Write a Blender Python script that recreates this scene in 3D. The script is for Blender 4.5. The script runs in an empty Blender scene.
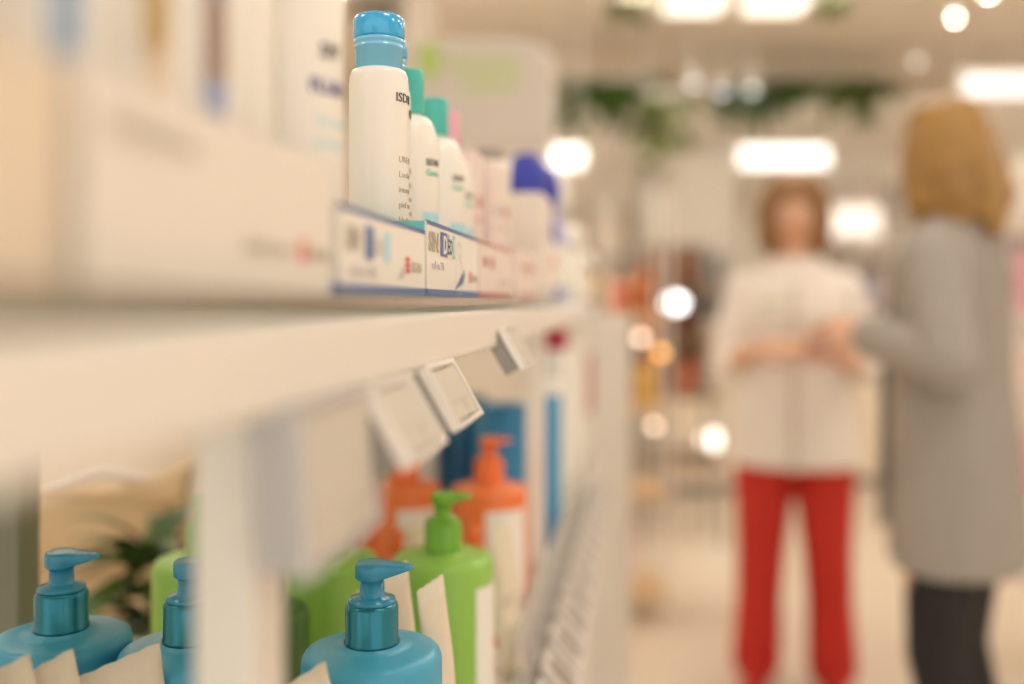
import bpy, bmesh, math, random
from mathutils import Vector, Matrix
random.seed(7)
C = bpy.context.scene.collection
PI = math.pi
EYE = 1.278                       # camera height
F = 995.6                         # focal length in pixels of a 1024 wide frame (35 mm on 36 mm)
TH = math.atan(133/F)             # the camera looks this far left of the shelf run (+Y)
CT, ST = math.cos(TH), math.sin(TH)
def at(px, Z, py=None, z=None):
    """a point of the place, read off at image column px and depth Z"""
    X = (px-512)/F*Z
    x = X*CT - Z*ST; y = X*ST + Z*CT
    if z is None: z = EYE + (302-py)/F*Z if py is not None else 0
    return Vector((x, y, z))

# ------------------------------------------------------------------ materials
MATS = {}
def mat(name, col, rough=0.5, metal=0, emit=None, es=0, spec=0.5, noise=0, nscale=20, bump=0, sss=0, trans=0, coat=0, alpha=1, wave=None):
    if name in MATS: return MATS[name]
    m = bpy.data.materials.new(name); m.use_nodes = True
    nt = m.node_tree; N = nt.nodes; b = N['Principled BSDF']
    b.inputs['Base Color'].default_value = (*col, 1)
    b.inputs['Roughness'].default_value = rough
    b.inputs['Metallic'].default_value = metal
    b.inputs['Specular IOR Level'].default_value = spec
    if coat: b.inputs['Coat Weight'].default_value = coat
    if trans: b.inputs['Transmission Weight'].default_value = trans
    if alpha < 1: b.inputs['Alpha'].default_value = alpha
    if sss:
        b.inputs['Subsurface Weight'].default_value = sss
        b.inputs['Subsurface Radius'].default_value = (0.02, 0.012, 0.008)
        b.inputs['Subsurface Scale'].default_value = 0.5
    if emit:
        b.inputs['Emission Color'].default_value = (*emit, 1)
        b.inputs['Emission Strength'].default_value = es
    if noise or bump:
        tc = N.new('ShaderNodeTexCoord'); nz = N.new('ShaderNodeTexNoise')
        nz.inputs['Scale'].default_value = nscale; nz.inputs['Detail'].default_value = 4
        if wave:
            mp = N.new('ShaderNodeMapping'); mp.inputs['Scale'].default_value = wave
            nt.links.new(tc.outputs['Object'], mp.inputs[0]); nt.links.new(mp.outputs[0], nz.inputs['Vector'])
        else: nt.links.new(tc.outputs['Object'], nz.inputs['Vector'])
        if noise:
            r = N.new('ShaderNodeMix'); r.data_type = 'RGBA'
            lo = tuple(max(0, c*(1-noise)) for c in col); hi = tuple(min(1, c*(1+noise)) for c in col)
            r.inputs[6].default_value = (*lo, 1); r.inputs[7].default_value = (*hi, 1)
            nt.links.new(nz.outputs['Fac'], r.inputs[0]); nt.links.new(r.outputs[2], b.inputs['Base Color'])
        if bump:
            bp = N.new('ShaderNodeBump'); bp.inputs['Strength'].default_value = bump; bp.inputs['Distance'].default_value = 0.002
            nt.links.new(nz.outputs['Fac'], bp.inputs['Height']); nt.links.new(bp.outputs[0], b.inputs['Normal'])
    MATS[name] = m; return m
def clear(name, tint, cover, rough=0.05):
    """clear plastic or sheet glass: mostly see-through, glossy, a share of milky body"""
    if name in MATS: return MATS[name]
    m = bpy.data.materials.new(name); m.use_nodes = True
    nt = m.node_tree; N = nt.nodes; b = N['Principled BSDF']; out = N['Material Output']
    b.inputs['Base Color'].default_value = (*tint, 1); b.inputs['Roughness'].default_value = rough
    t = N.new('ShaderNodeBsdfTransparent'); t.inputs[0].default_value = (*[0.5+0.5*c for c in tint], 1)
    fr = N.new('ShaderNodeLayerWeight'); fr.inputs[0].default_value = 0.3
    mr = N.new('ShaderNodeMath'); mr.operation = 'MULTIPLY_ADD'
    mr.inputs[1].default_value = 0.6; mr.inputs[2].default_value = cover; mr.use_clamp = True
    mx = N.new('ShaderNodeMixShader')
    nt.links.new(fr.outputs['Fresnel'], mr.inputs[0]); nt.links.new(mr.outputs[0], mx.inputs[0])
    nt.links.new(t.outputs[0], mx.inputs[1]); nt.links.new(b.outputs[0], mx.inputs[2]); nt.links.new(mx.outputs[0], out.inputs[0])
    MATS[name] = m; return m

white_metal = mat('white_powder_coat', (.84,.79,.72), .35)
olive_metal = mat('olive_grey_powder_coat', (.20,.19,.13), .5)
glass_face = clear('sheet_glass', (.80,.92,.86), .05, .02)
glass_edge = mat('green_glass_edge', (.035,.085,.05), .12)
clear_pl = clear('clear_acrylic', (.90,.89,.87), .22, .08)
milky_pl = clear('milky_acrylic', (.88,.85,.83), .5, .15)
haze_pl = clear('hazy_acrylic', (.86,.83,.82), .50, .1)
card_white = mat('white_carton', (.88,.83,.76), .5)
card_tan = mat('tan_carton', (.80,.67,.52), .6)
card_cream = mat('cream_carton', (.84,.77,.69), .55)
card_pink = mat('blush_carton', (.86,.73,.67), .5)
paper_c = mat('cream_paper', (.76,.66,.52), .7, noise=.08, nscale=60, bump=.3)
paper_w = mat('label_paper', (.60,.55,.47), .7)
hdpe = mat('white_plastic', (.90,.86,.79), .28, sss=.1)
blue_cap = mat('clear_blue_cap', (.015,.42,.82), .08, spec=.7, coat=.6)
blue_cap2 = mat('pale_blue_clear_cap', (.20,.58,.84), .1, coat=.5)
blue_band = mat('blue_print', (.13,.20,.42), .5)
teal_print = mat('teal_print', (.15,.58,.60), .4)
grey_print = mat('grey_print', (.52,.46,.37), .6)
dark_print = mat('dark_print', (.07,.07,.08), .6)
faint_print = mat('lilac_print', (.62,.56,.58), .6)
green_print = mat('green_print', (.13,.55,.40), .6)
ltblue_print = mat('light_blue_print', (.45,.78,.86), .5)
red_print = mat('red_print', (.75,.08,.08), .5)
rose_print = mat('rose_print', (.55,.22,.20), .5)
teal_cap = mat('teal_cap', (.07,.50,.43), .35)
pink_cap = mat('pink_cap', (.80,.42,.50), .35)
navy_pl = mat('royal_blue_plastic', (.03,.05,.42), .25)
blue_bottle = mat('petrol_blue_plastic', (.01,.14,.30), .3)
aqua_body = mat('aqua_bottle_plastic', (.06,.36,.55), .35, sss=.05)
aqua_head = mat('aqua_pump_plastic', (.03,.25,.40), .2)
aqua_collar = mat('aqua_metallic_collar', (.02,.20,.27), .22, metal=.5)
green_body = mat('green_bottle_plastic', (.30,.56,.09), .35, sss=.05)
green_head = mat('green_pump_plastic', (.18,.45,.03), .25)
dgreen_body = mat('dark_green_bottle_plastic', (.05,.16,.02), .35)
orange_body = mat('orange_bottle_plastic', (.85,.20,.05), .35)
orange_head = mat('orange_pump_plastic', (.85,.16,.03), .25)
crimson = mat('crimson_cap', (.45,.01,.05), .35)
wood = mat('light_oak', (.66,.47,.26), .5, noise=.2, nscale=8, wave=(1,12,1))
copper = mat('copper_metal', (.55,.20,.08), .2, metal=.8)
brown = mat('brown_carton', (.20,.08,.04), .5)
amber = mat('amber_glass', (.70,.42,.08), .1)
chrome = mat('polished_steel', (.85,.86,.88), .12, metal=1)
leaf = mat('leaf_green', (.05,.11,.015), .5, noise=.5, nscale=9)
leaf2 = mat('leaf_olive', (.14,.18,.04), .5, noise=.4, nscale=9)
terra = mat('white_ceramic', (.75,.70,.62), .3)
skin = mat('skin', (.72,.42,.27), .5, sss=.1)
hair_r = mat('auburn_hair', (.27,.14,.05), .45, noise=.45, nscale=30, wave=(6,6,.6))
hair_b = mat('golden_blonde_hair', (.33,.18,.045), .45, noise=.75, nscale=22, wave=(7,7,.6))
tunic_m = mat('white_tunic_cloth', (.84,.78,.72), .8, noise=.03, nscale=6, bump=.2)
red_m = mat('red_trouser_cloth', (.52,.020,.010), .75, noise=.15, nscale=5)
coat_m = mat('taupe_wool', (.36,.33,.295), .9, noise=.10, nscale=40, bump=.4)
black_m = mat('black_knit', (.012,.011,.012), .7)
lip = mat('lip_pink', (.5,.15,.12), .4)
eye_w = mat('eye_white', (.8,.78,.75), .2)
iris = mat('iris_brown', (.05,.03,.02), .2)
lamp_white = mat('lamp_diffuser', (1,1,1), .5, emit=(1,.90,.74), es=1.7)
lamp_cool = mat('cool_lamp_diffuser', (1,1,1), .5, emit=(1,.97,.91), es=1.7)
lamp_soft = mat('ceiling_panel_diffuser', (1,1,1), .5, emit=(1,.925,.83), es=10.5)
added_wash = mat('added_wall_diffuser', (1,1,1), .5, emit=(1,.92,.80), es=24)
screen_glow = mat('lit_sign_face', (1,1,1), .5, emit=(1,.90,.78), es=.65)
floor_m = mat('polished_beige_floor', (.70,.60,.48), .28, noise=.05, nscale=2)
wall_m = mat('warm_wall_paint', (.84,.77,.67), .8)
ceil_m = mat('taupe_ceiling_paint', (.78,.70,.60), .85)
cream_lam = mat('cream_laminate',(.74,.64,.50),.4)
sign_m = mat('greige_sign_board', (.60,.54,.48), .5)
signg = mat('light_green_logo', (.42,.56,.14), .5)
dark_grey = mat('charcoal_laminate', (.16,.15,.15), .4)
mid_grey = mat('grey_laminate', (.38,.35,.30), .5)
coral = mat('coral_cloth', (.78,.26,.16), .7)
yellow = mat('mustard_carton', (.72,.45,.08), .5)
lilac = mat('lilac_carton', (.50,.48,.62), .5)

# ------------------------------------------------------------------ mesh helpers
class MB:
    def __init__(s): s.bm = bmesh.new(); s.mats = []; s.mi = 0
    def use(s, m):
        if m not in s.mats: s.mats.append(m)
        s.mi = s.mats.index(m); return s
    def _f(s, vs, smooth=False):
        try: f = s.bm.faces.new(vs)
        except ValueError: return
        f.material_index = s.mi; f.smooth = smooth; return f
    def box(s, lo, hi, M=None):
        x0,y0,z0 = lo; x1,y1,z1 = hi
        P = [Vector(p) for p in ((x0,y0,z0),(x1,y0,z0),(x1,y1,z0),(x0,y1,z0),(x0,y0,z1),(x1,y0,z1),(x1,y1,z1),(x0,y1,z1))]
        if M: P = [M@p for p in P]
        v = [s.bm.verts.new(p) for p in P]
        for q in ((3,2,1,0),(4,5,6,7),(0,1,5,4),(1,2,6,5),(2,3,7,6),(3,0,4,7)): s._f([v[i] for i in q])
        return s
    def rbox(s, lo, hi, r=.003, seg=4, axis='z'):
        """box with rounded edges along one axis"""
        def cyc(a, b, c): return {'z':(a,b,c), 'y':(a,c,b), 'x':(c,a,b)}[axis]
        ix = {'z':(0,1,2),'y':(0,2,1),'x':(1,2,0)}[axis]
        a0,a1 = lo[ix[0]],hi[ix[0]]; b0,b1 = lo[ix[1]],hi[ix[1]]; c0,c1 = lo[ix[2]],hi[ix[2]]
        pts = []
        for cx,cy,st in ((a1-r,b1-r,0),(a0+r,b1-r,1),(a0+r,b0+r,2),(a1-r,b0+r,3)):
            for k in range(seg+1):
                t = (st+k/seg)*PI/2; pts.append((cx+r*math.cos(t), cy+r*math.sin(t)))
        rings = [[s.bm.verts.new(cyc(p[0],p[1],c)) for p in pts] for c in (c0,c1)]
        n = len(pts)
        for i in range(n): s._f([rings[0][i],rings[0][(i+1)%n],rings[1][(i+1)%n],rings[1][i]], False)
        s._f(rings[0][::-1]); s._f(rings[1]); return s
    def lathe(s, prof, c=(0,0,0), n=32, sx=1, sy=1):
        rings = []
        for r, z in prof:
            if r < 1e-6: rings.append([s.bm.verts.new((c[0],c[1],c[2]+z))])
            else: rings.append([s.bm.verts.new((c[0]+r*sx*math.cos(2*PI*k/n), c[1]+r*sy*math.sin(2*PI*k/n), c[2]+z)) for k in range(n)])
        for a, b in zip(rings, rings[1:]):
            for k in range(n):
                k2 = (k+1) % n
                if len(a) == 1 and len(b) == 1: continue
                if len(a) == 1: s._f([a[0], b[k2], b[k]], True)
                elif len(b) == 1: s._f([a[k], a[k2], b[0]], True)
                else: s._f([a[k], a[k2], b[k2], b[k]], True)
        if len(rings[0]) > 1: s._f(rings[0][::-1])
        if len(rings[-1]) > 1: s._f(rings[-1])
        return s
    def loft(s, rings, n=28):
        """rings: (cx, cy, cz, rx, ry) level cross-sections, closed at both ends"""
        prof = []
        for cx,cy,cz,rx,ry in rings:
            prof.append([s.bm.verts.new((cx+rx*math.cos(2*PI*k/n), cy+ry*math.sin(2*PI*k/n), cz)) for k in range(n)])
        for a, b in zip(prof, prof[1:]):
            for k in range(n): s._f([a[k], a[(k+1)%n], b[(k+1)%n], b[k]], True)
        s._f(prof[0][::-1]); s._f(prof[-1]); return s
    def ball(s, c, r, n=16, M=None):
        rx,ry,rz = r if isinstance(r,(tuple,list)) else (r,r,r)
        m = n//2; rings = []
        for i in range(m+1):
            t = PI*i/m
            if i in (0,m): pts = [Vector((0,0,-rz*math.cos(t)))]
            else: pts = [Vector((rx*math.sin(t)*math.cos(2*PI*k/n), ry*math.sin(t)*math.sin(2*PI*k/n), -rz*math.cos(t))) for k in range(n)]
            if M: pts = [M@p for p in pts]
            rings.append([s.bm.verts.new(p+Vector(c)) for p in pts])
        for a,b in zip(rings, rings[1:]):
            for k in range(n):
                k2=(k+1)%n
                if len(a)==1: s._f([a[0],b[k2],b[k]],True)
                elif len(b)==1: s._f([a[k],a[k2],b[0]],True)
                else: s._f([a[k],a[k2],b[k2],b[k]],True)
        return s
    def limb(s, pts, rad, n=14):
        """round tapering tube through pts with rounded ends"""
        P = [Vector(p) for p in pts]; R = list(rad)
        d0 = (P[0]-P[1]).normalized(); d1 = (P[-1]-P[-2]).normalized()
        seq = [(P[0]+d0*R[0]*math.sin(a), R[0]*math.cos(a)) for a in (1.35,1.0,.5)]
        for i,(p,r) in enumerate(zip(P,R)): seq.append((p,r))
        seq += [(P[-1]+d1*R[-1]*math.sin(a), R[-1]*math.cos(a)) for a in (.5,1.0,1.35)]
        up = Vector((0,0,1)); rings = []; prevu = None
        for i,(p,r) in enumerate(seq):
            a = seq[max(0,i-1)][0]; b = seq[min(len(seq)-1,i+1)][0]; d = (b-a).normalized()
            if prevu is None:
                u = d.cross(up)
                if u.length < .1: u = d.cross(Vector((1,0,0)))
            else: u = prevu - d*prevu.dot(d)
            u.normalize(); prevu = u; v = d.cross(u)
            rings.append([s.bm.verts.new(p+u*r*math.cos(2*PI*k/n)+v*r*math.sin(2*PI*k/n)) for k in range(n)])
        for a,b in zip(rings,rings[1:]):
            for k in range(n): s._f([a[k],a[(k+1)%n],b[(k+1)%n],b[k]],True)
        s._f(rings[0][::-1]); s._f(rings[-1]); return s
    def poly(s, pts, M=None):
        v = [s.bm.verts.new((M@Vector(p)) if M else p) for p in pts]; s._f(v); return s
    def extr(s, pts, d):
        a = [s.bm.verts.new(Vector(p)) for p in pts]; b = [s.bm.verts.new(Vector(p)+Vector(d)) for p in pts]; n=len(pts)
        s._f(a[::-1]); s._f(b)
        for i in range(n): s._f([a[i],a[(i+1)%n],b[(i+1)%n],b[i]])
        return s
    def text(s, txt, size, fn, bold=0):
        """lettering laid on a surface: fn maps flat (u, v, w) letter coordinates to the place"""
        cu = bpy.data.curves.new('lettering','FONT'); cu.body = txt; cu.size = size; cu.resolution_u = 2; cu.offset = bold; cu.extrude = 0.00012
        o = bpy.data.objects.new('lettering', cu); C.objects.link(o)
        dg = bpy.context.evaluated_depsgraph_get(); me = bpy.data.meshes.new_from_object(o.evaluated_get(dg))
        vs = [s.bm.verts.new(fn(v.co.x, v.co.y, v.co.z)) for v in me.vertices]
        for p in me.polygons: s._f([vs[i] for i in p.vertices])
        bpy.data.objects.remove(o); bpy.data.curves.remove(cu); bpy.data.meshes.remove(me); return s
    def build(s, name, m=None, parent=None, loc=(0,0,0), rz=0, flip=True):
        if flip: bmesh.ops.recalc_face_normals(s.bm, faces=s.bm.faces)
        me = bpy.data.meshes.new(name); s.bm.to_mesh(me); s.bm.free()
        for mm in (s.mats or [m]): me.materials.append(mm)
        o = bpy.data.objects.new(name, me); C.objects.link(o); o.location = loc; o.rotation_euler = (0,0,rz)
        if parent: o.parent = parent
        return o
def mb(m=None):
    b = MB()
    if m: b.use(m)
    return b
def tag(o, label=None, cat=None, group=None, kind=None):
    if label: o['label'] = label
    if cat: o['category'] = cat
    if group: o['group'] = group
    if kind: o['kind'] = kind
    return o
def thing(name, label, cat, loc=(0,0,0), rz=0, group=None):
    o = bpy.data.objects.new(name, None); C.objects.link(o); o.empty_display_size = .05
    o.location = loc; o.rotation_euler = (0,0,rz); return tag(o, label, cat, group)
def dup(o, parent=None, loc=None, rz=None, label=None, group=None):
    c = o.copy(); C.objects.link(c)
    if parent: c.parent = parent
    if loc is not None: c.location = loc
    if rz is not None: c.rotation_euler = (0,0,rz)
    if label: c['label'] = label
    if group: c['group'] = group
    for ch in list(o.children): dup(ch, c)
    return c
def struct(name, b, m): return tag(b.build(name, m), kind='structure')
def plane_yz(x, y0, z0, sx=1.0, sgn=1):
    """lettering on a face that looks to +X, reading along +Y"""
    return lambda u,v,w: Vector((x+w+.00013, y0+u*sx, z0+v))
def plane_xz(y, x0, z0, sx=1.0):
    return lambda u,v,w: Vector((x0+u*sx, y-w-.00013, z0+v))
def cyl_map(cx, cy, r, a0, z0, sx=1.0):
    """lettering around an upright bottle, starting at angle a0 (from +X) and running counter-clockwise"""
    return lambda u,v,w: Vector((cx+(r+w+.0002)*math.cos(a0+u*sx/r), cy+(r+w+.0002)*math.sin(a0+u*sx/r), z0+v))

# ------------------------------------------------------------------ the room
XL, XR, YB, YF, H = -3.2, 4.2, 8.7, -2.2, 3.0
struct('floor', mb().box((XL,YF,-.1),(XR,YB,0)), floor_m)
struct('ceiling', mb().box((XL,YF,H),(XR,YB,H+.1)), ceil_m)
struct('wall_back', mb().box((XL,YB,0),(XR,YB+.1,H)), wall_m)
struct('wall_left', mb().box((XL-.1,YF,0),(XL,YB,H)), wall_m)
struct('wall_right', mb().box((XR,YF,0),(XR+.1,YB,H)), wall_m)
struct('baseboard_back', mb().box((XL,YB-.02,0),(XR,YB,.1)), mat('skirting', (.6,.52,.42), .5))

# recessed ceiling panels
first = None
k = 0
for yy in (.2, 2.2, 3.6, 4.95):
    for xx in (-1.9, .7, 3.1):
        if first is None:
            t = thing('ceiling_light', 'square recessed ceiling panel light with white trim, outside the picture overhead', 'ceiling light', (xx,yy,H-.03), 0, 'recessed ceiling panels')
            f = mb()
            for lo,hi in (((-.36,-.36,0),(.36,-.30,.03)),((-.36,.30,0),(.36,.36,.03)),((-.36,-.30,0),(-.30,.30,.03)),((.30,-.30,0),(.36,.30,.03))): f.box(lo,hi)
            f.build('trim_frame', white_metal, t); mb().box((-.30,-.30,.008),(.30,.30,.028)).build('diffuser', lamp_soft, t)
            first = t
        else: dup(first, None, (xx,yy,H-.03), 0)

# added lamp boxes under the ceiling, out of view, to brighten the back wall
for i,xx in enumerate((-1.9,.2,2.2)):
    t = thing('added_wall_light', 'long white lamp box added to brighten the back wall, under the ceiling outside the picture', 'ceiling light', (xx,4.35,2.74), 0, 'added back wall lamps')
    mb().rbox((-.75,-.06,0),(.75,0,.22),.01,4,'x').build('housing', white_metal, t)
    b = mb(); b.extr([(-.72,.001,.015),(-.72,.04,.205),(-.72,.001,.205)],(1.44,0,0)); b.build('diffuser', added_wash, t)
    for xr in (-.6,.6): mb().lathe([(.006,.22),(.006,H-2.74)],(xr,-.03,0),8).build('rod', white_metal, t)

# ------------------------------------------------------------------ the shelving unit in the foreground
GT = EYE+.003                      # top of the glass shelf
LS = EYE-.385                      # top of the lower shelf
unit = thing('shelving_unit', 'white metal shelving unit with glass upper shelf running away from the camera', 'shelving', (0,0,0))
XF, XB = -.118, -.50               # front and back of the shelf
posts = (.335, 1.285, 2.235)
for py in posts:
    p = mb(); p.rbox((-.153,py-.014,0),(-.130,py+.015,EYE-.0361), .003); p.build('front_post', white_metal, unit)
for py in (-.19, .765, 1.715):
    p = mb(); p.rbox((-.535,py-.015,0),(-.505,py+.015,EYE-.0361), .003)
    o = p.build('rear_post', olive_metal, unit); o['label'] = 'dark olive rear post'
b = mb(); b.rbox((-.160,-.5,EYE-.036),(XF+.002,2.26,EYE-.006), .0035, axis='y'); b.build('front_rail', white_metal, unit)
b = mb(); b.rbox((-.535,-.5,EYE-.036),(-.505,2.26,EYE-.006), .0035, axis='y'); b.build('rear_rail', white_metal, unit)
for yy in (-.48,.32,1.27,2.22): mb().box((-.505,yy,EYE-.034),(-.160,yy+.03,EYE-.008)).build('cross_bar', white_metal, unit)
g = mb(); g.use(glass_face)
x0,x1,y0,y1,z0,z1 = -.53,XF,-.5,2.25,GT-.008,GT
V = [g.bm.verts.new(p) for p in ((x0,y0,z0),(x1,y0,z0),(x1,y1,z0),(x0,y1,z0),(x0,y0,z1),(x1,y0,z1),(x1,y1,z1),(x0,y1,z1))]
for q in ((3,2,1,0),(4,5,6,7)): g._f([V[i] for i in q])
g.use(glass_edge)
for q in ((0,1,5,4),(1,2,6,5),(2,3,7,6),(3,0,4,7)): g._f([V[i] for i in q])
bb = mb(); bb.box((XF,-.5,GT-.0052),(XF+.0012,2.25,GT-.0006)); o = bb.build('edge_shade_strip', mat('beige_edge_shade',(.40,.32,.25),.25), unit); o['label'] = 'beige strip along the glass edge, coloured for the shaded band under the trays'  # brownish strip colours in the shaded band below the trays
o = g.build('glass_shelf', None, unit); o['label'] = 'glass shelf board with a green edge'
b = mb(); b.box((-.50,-.5,LS-.02),(-.1305,2.25,LS)); b.build('lower_shelf', white_metal, unit)
b = mb(); b.extr([(-.1300,-.5,LS+.004),(-.1300,-.5,LS-.038),(-.085,-.5,LS-.045),(-.083,-.5,LS-.042),(-.126,-.5,LS-.033),(-.126,-.5,LS+.004)], (0,2.75,0)); b.build('lower_front_rail', clear_pl, unit)
b = mb(); b.box((-.50,-.5,.14),(-.1605,2.25,.16)); b.build('base_shelf', white_metal, unit)
b = mb(); b.box((-.1285,.98,LS-.0),(-.1265,2.24,LS+.055)); b.build('clear_front_strip', clear_pl, unit)

# price label holders: a clear frame tilted outwards with a paper card
def holder(name, loc, label, w=.078, h=.046, body=clear_pl, tilt=30, group=None, side=None, card=None, e=.004):
    t = thing(name, label, 'label holder', loc, 0, group)
    M = Matrix.Rotation(math.radians(-tilt), 4, 'Y')   # leans so that its foot stands out
    f = mb()
    for lo,hi in (((-.004,0,-h),(.0015,e,0)),((-.004,w-e,-h),(.0015,w,0)),((-.004,e,-e*.7),(.0015,w-e,0)),((-.004,e,-h),(.0015,w-e,-h+e*.7))): f.box(lo,hi,M)
    f.build('frame', milky_pl if body is clear_pl else body, t)
    sb = mb(); sb.box((-.016,.001,-h*.94),(-.0045,w-.001,-.001),M); o = sb.build('backing_case', side or body, t)
    mb().box((-.004,e,-h+e),(-.0025,w-e,-e),M).build('back_plate', body, t)
    c = mb(card or paper_w); c.box((-.0022,e+.003,-h+e),(.0002,w-e-.003,-e),M)
    c.use(mat('pale_card_print',(.52,.47,.39),.6))
    c.box((.0002,e+.004,-h+.013),(.0006,w-e-.004,-h+.0139),M); c.box((.0002,w*.62,-h+.006),(.0006,w*.63,-h+.0139),M)
    c.build('price_card', None, t)
    c = mb(); c.box((-.012,w*.3,-.002),(-.007,w*.7,.004)); c.build('clip', clear_pl, t)
    return t
HX = -.112
white_frame = mat('white_label_frame', (.88,.83,.77), .25)
def hset(y, z, label, **k): return holder('price_label_holder', (HX, y, EYE+z), label, **k)
h1 = hset(.497, -.033, 'sharp white price label holder hanging tilted under the rail, centre of the picture', w=.072, h=.037, body=white_frame, side=mat('grey_case_plastic',(.30,.28,.25),.4), group='label holders under the glass shelf')  # grey of the case carries the shadow on the holder's side wall
h2 = dup(h1, None, (HX,.392,EYE-.0345), 0, 'blurred pale price label holder just left of the sharp one')
h3 = dup(h1, None, (HX,.775,EYE-.020), 0, 'small price label holder farther along the rail, above the blue containers')
h0 = hset(.308, -.034, 'strongly blurred see-through label holder hanging right beside the near post', w=.092, h=.056, tilt=4, body=haze_pl, group='label holders under the glass shelf')
k = 0
for i in range(13):
    yy = .96+i*.097
    lab = 'clear tilted price label holder in the row along the lower shelf edge'
    if i == 0: hl = holder('price_label_holder', (-.108,yy,LS-.004), lab, w=.066, h=.052, tilt=42, body=white_frame, side=mat('grey_case_plastic',(.3,.3,.3),.4), card=mat('grey_card',(.30,.27,.23),.35), e=.008, group='label holders along the lower shelf')
    else: dup(hl, None, (-.108,yy,LS-.004), 0)

# ------------------------------------------------------------------ display trays on the glass shelf
def tray(name, loc, sx, sy, h, label, trim, body, endm=None, deco=None, lip=.002, closed=False):
    """open carton tray; local origin at its front near corner, x runs back (negative)"""
    t = thing(name, label, 'display tray', loc)
    w = .0012
    b = mb(body)
    b.box((-sx,0,.0),(0,sy,w)); b.box((-w,0,w),(0,sy,h)); b.box((-sx,0,w),(-sx+w,sy,h*1.0))
    b.use(endm or body); b.box((-sx+w,0,w),(-w,w,h)); b.box((-sx+w,sy-w,w),(-w,sy,h))
    bo = b.build('tray_body', None, t)
    if trim:
        b = mb(trim); b.box((0,0,0),(.0003,sy,.0045)); b.box((0,0,h-.0018),(.0003,sy,h+.0002)); b.box((-w,0,h),(.0003,sy,h+.0006))
        b.box((-sx,-.0003,0),(0,0,.0045))
        b.build('printed_edge', None, t)
    if deco: deco(bo, sy, h)
    return t
def isdin_mark(b, y, z, s=1.0, x=0.0005):
    b.use(red_print)
    for i in range(2):
        for j in range(3):
            if (i+j) % 2 == 0 or True: b.box((0,y+i*.0034*s,z+j*.0024*s),(x,y+(i*.0034+.0028)*s,z+(j*.0024+.0019)*s))
    b.use(grey_print); b.text('ISDIN', .0062*s, plane_yz(x, y+.0085*s, z+.0006*s, 1.25))
def deco_blue(t, sy, h):
    b = mb(grey_print); b.text('SIN', .0165, plane_yz(.0003,.004,h-.0175,1.22), bold=.0005)
    b.build('lettering', None, t)
    b = mb(blue_band); y0=.040; z0=h-.0195; b.box((.0003,y0,z0),(.0006,y0+.021,z0+.0155)); b.use(teal_print); b.box((.0003,y0+.038,z0),(.0006,y0+.047,z0+.0155))
    b.use(card_white); b.box((.0003,y0+.021,z0),(.0006,y0+.038,z0+.0155))
    b.text('D', .0165, plane_yz(.0006,y0+.007,z0+.002,1.0), bold=.0003)
    b.use(dark_print); b.text('\u00c9O', .0145, plane_yz(.0006,y0+.0215,z0+.0022,.8), bold=.0003)
    b.use(card_white); b.text('I', .0165, plane_yz(.0006,y0+.041,z0+.002,1.0), bold=.0002)
    b.build('logo', None, t)
    b = mb(faint_print); b.text('roll-on 24h', .0075, plane_yz(.0003,.014,h-.0285,1.1))
    # drawn figure with a blue sash
    pts = [(a_*1.18-.032, b_*1.02) for a_, b_ in [(.108,.030),(.110,.036),(.116,.038),(.121,.035),(.121,.030),(.117,.027),(.124,.022),(.131,.017),(.127,.010),(.118,.004),(.104,-.006)]]
    for (a0,b0),(a1,b1) in zip(pts, pts[1:]):
        d = Vector((0,a1-a0,b1-b0)); n = Vector((0,-d.z,d.y)).normalized()*.0006
        p0 = Vector((.0004,a0,b0+h-.046)); p1 = Vector((.0004,a1,b1+h-.046)); b.poly([p0-n,p1-n,p1+n,p0+n])
    b.use(grey_print)
    for (a0,b0),(a1,b1) in (((.096,.030),(.094,.022)),((.094,.022),(.090,.012)),((.090,.012),(.092,-.002)),((.103,.030),(.108,.028))):
        d = Vector((0,a1-a0,b1-b0)); n = Vector((0,-d.z,d.y)).normalized()*.0003
        p0 = Vector((.0004,a0,b0+h-.046)); p1 = Vector((.0004,a1,b1+h-.046)); b.poly([p0-n,p1-n,p1+n,p0+n])
    b.use(blue_band); b.poly([(.0006,.089,h-.0405),(.0006,.124,h-.026),(.0006,.124,h-.031),(.0006,.118,h-.0355)])
    b.build('figure_drawing', None, t, flip=False)
    b = mb(); isdin_mark(b, .146, .011, 1.15); b.build('maker_mark', None, t)
def deco_blue2(t, sy, h):
    b = mb(grey_print); b.text('SIN', .0150, plane_yz(.0003,.009,h-.0185,1.0), bold=.0005)
    b.build('lettering', None, t)
    b = mb(blue_band); b.box((.0003,.040,h-.022),(.0006,.053,h-.006)); b.use(ltblue_print); b.box((.0003,.075,h-.022),(.0006,.084,h-.007))
    b.use(faint_print); b.text('\u00c9O', .012, plane_yz(.0003,.055,h-.019,1.0))
    b.build('logo', None, t)
    b = mb(faint_print); b.text('roll-on 24h', .0075, plane_yz(.0003,.014,h-.030,1.3)); b.poly([(.0004,.100,.008),(.0004,.118,.017),(.0004,.114,.010)]); b.build('figure_drawing', None, t, flip=False)
    b = mb(); isdin_mark(b, .120, .0125, 1.3); b.build('maker_mark', None, t)
def deco_white(t, sy, h):
    b = mb(grey_print); b.text('DERMA', .0095, plane_yz(.0003,.010,h-.016,1.6)); b.build('lettering', None, t)
    b = mb(); isdin_mark(b, .148, .012, 1.2); b.build('maker_mark', None, t)
    b = mb(mat('shade_grey_print',(.5,.44,.36),.6)); b.text('body care', .0085, plane_yz(.0003,.096,.013,1.2)); b.build('subtitle', None, t)
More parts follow.
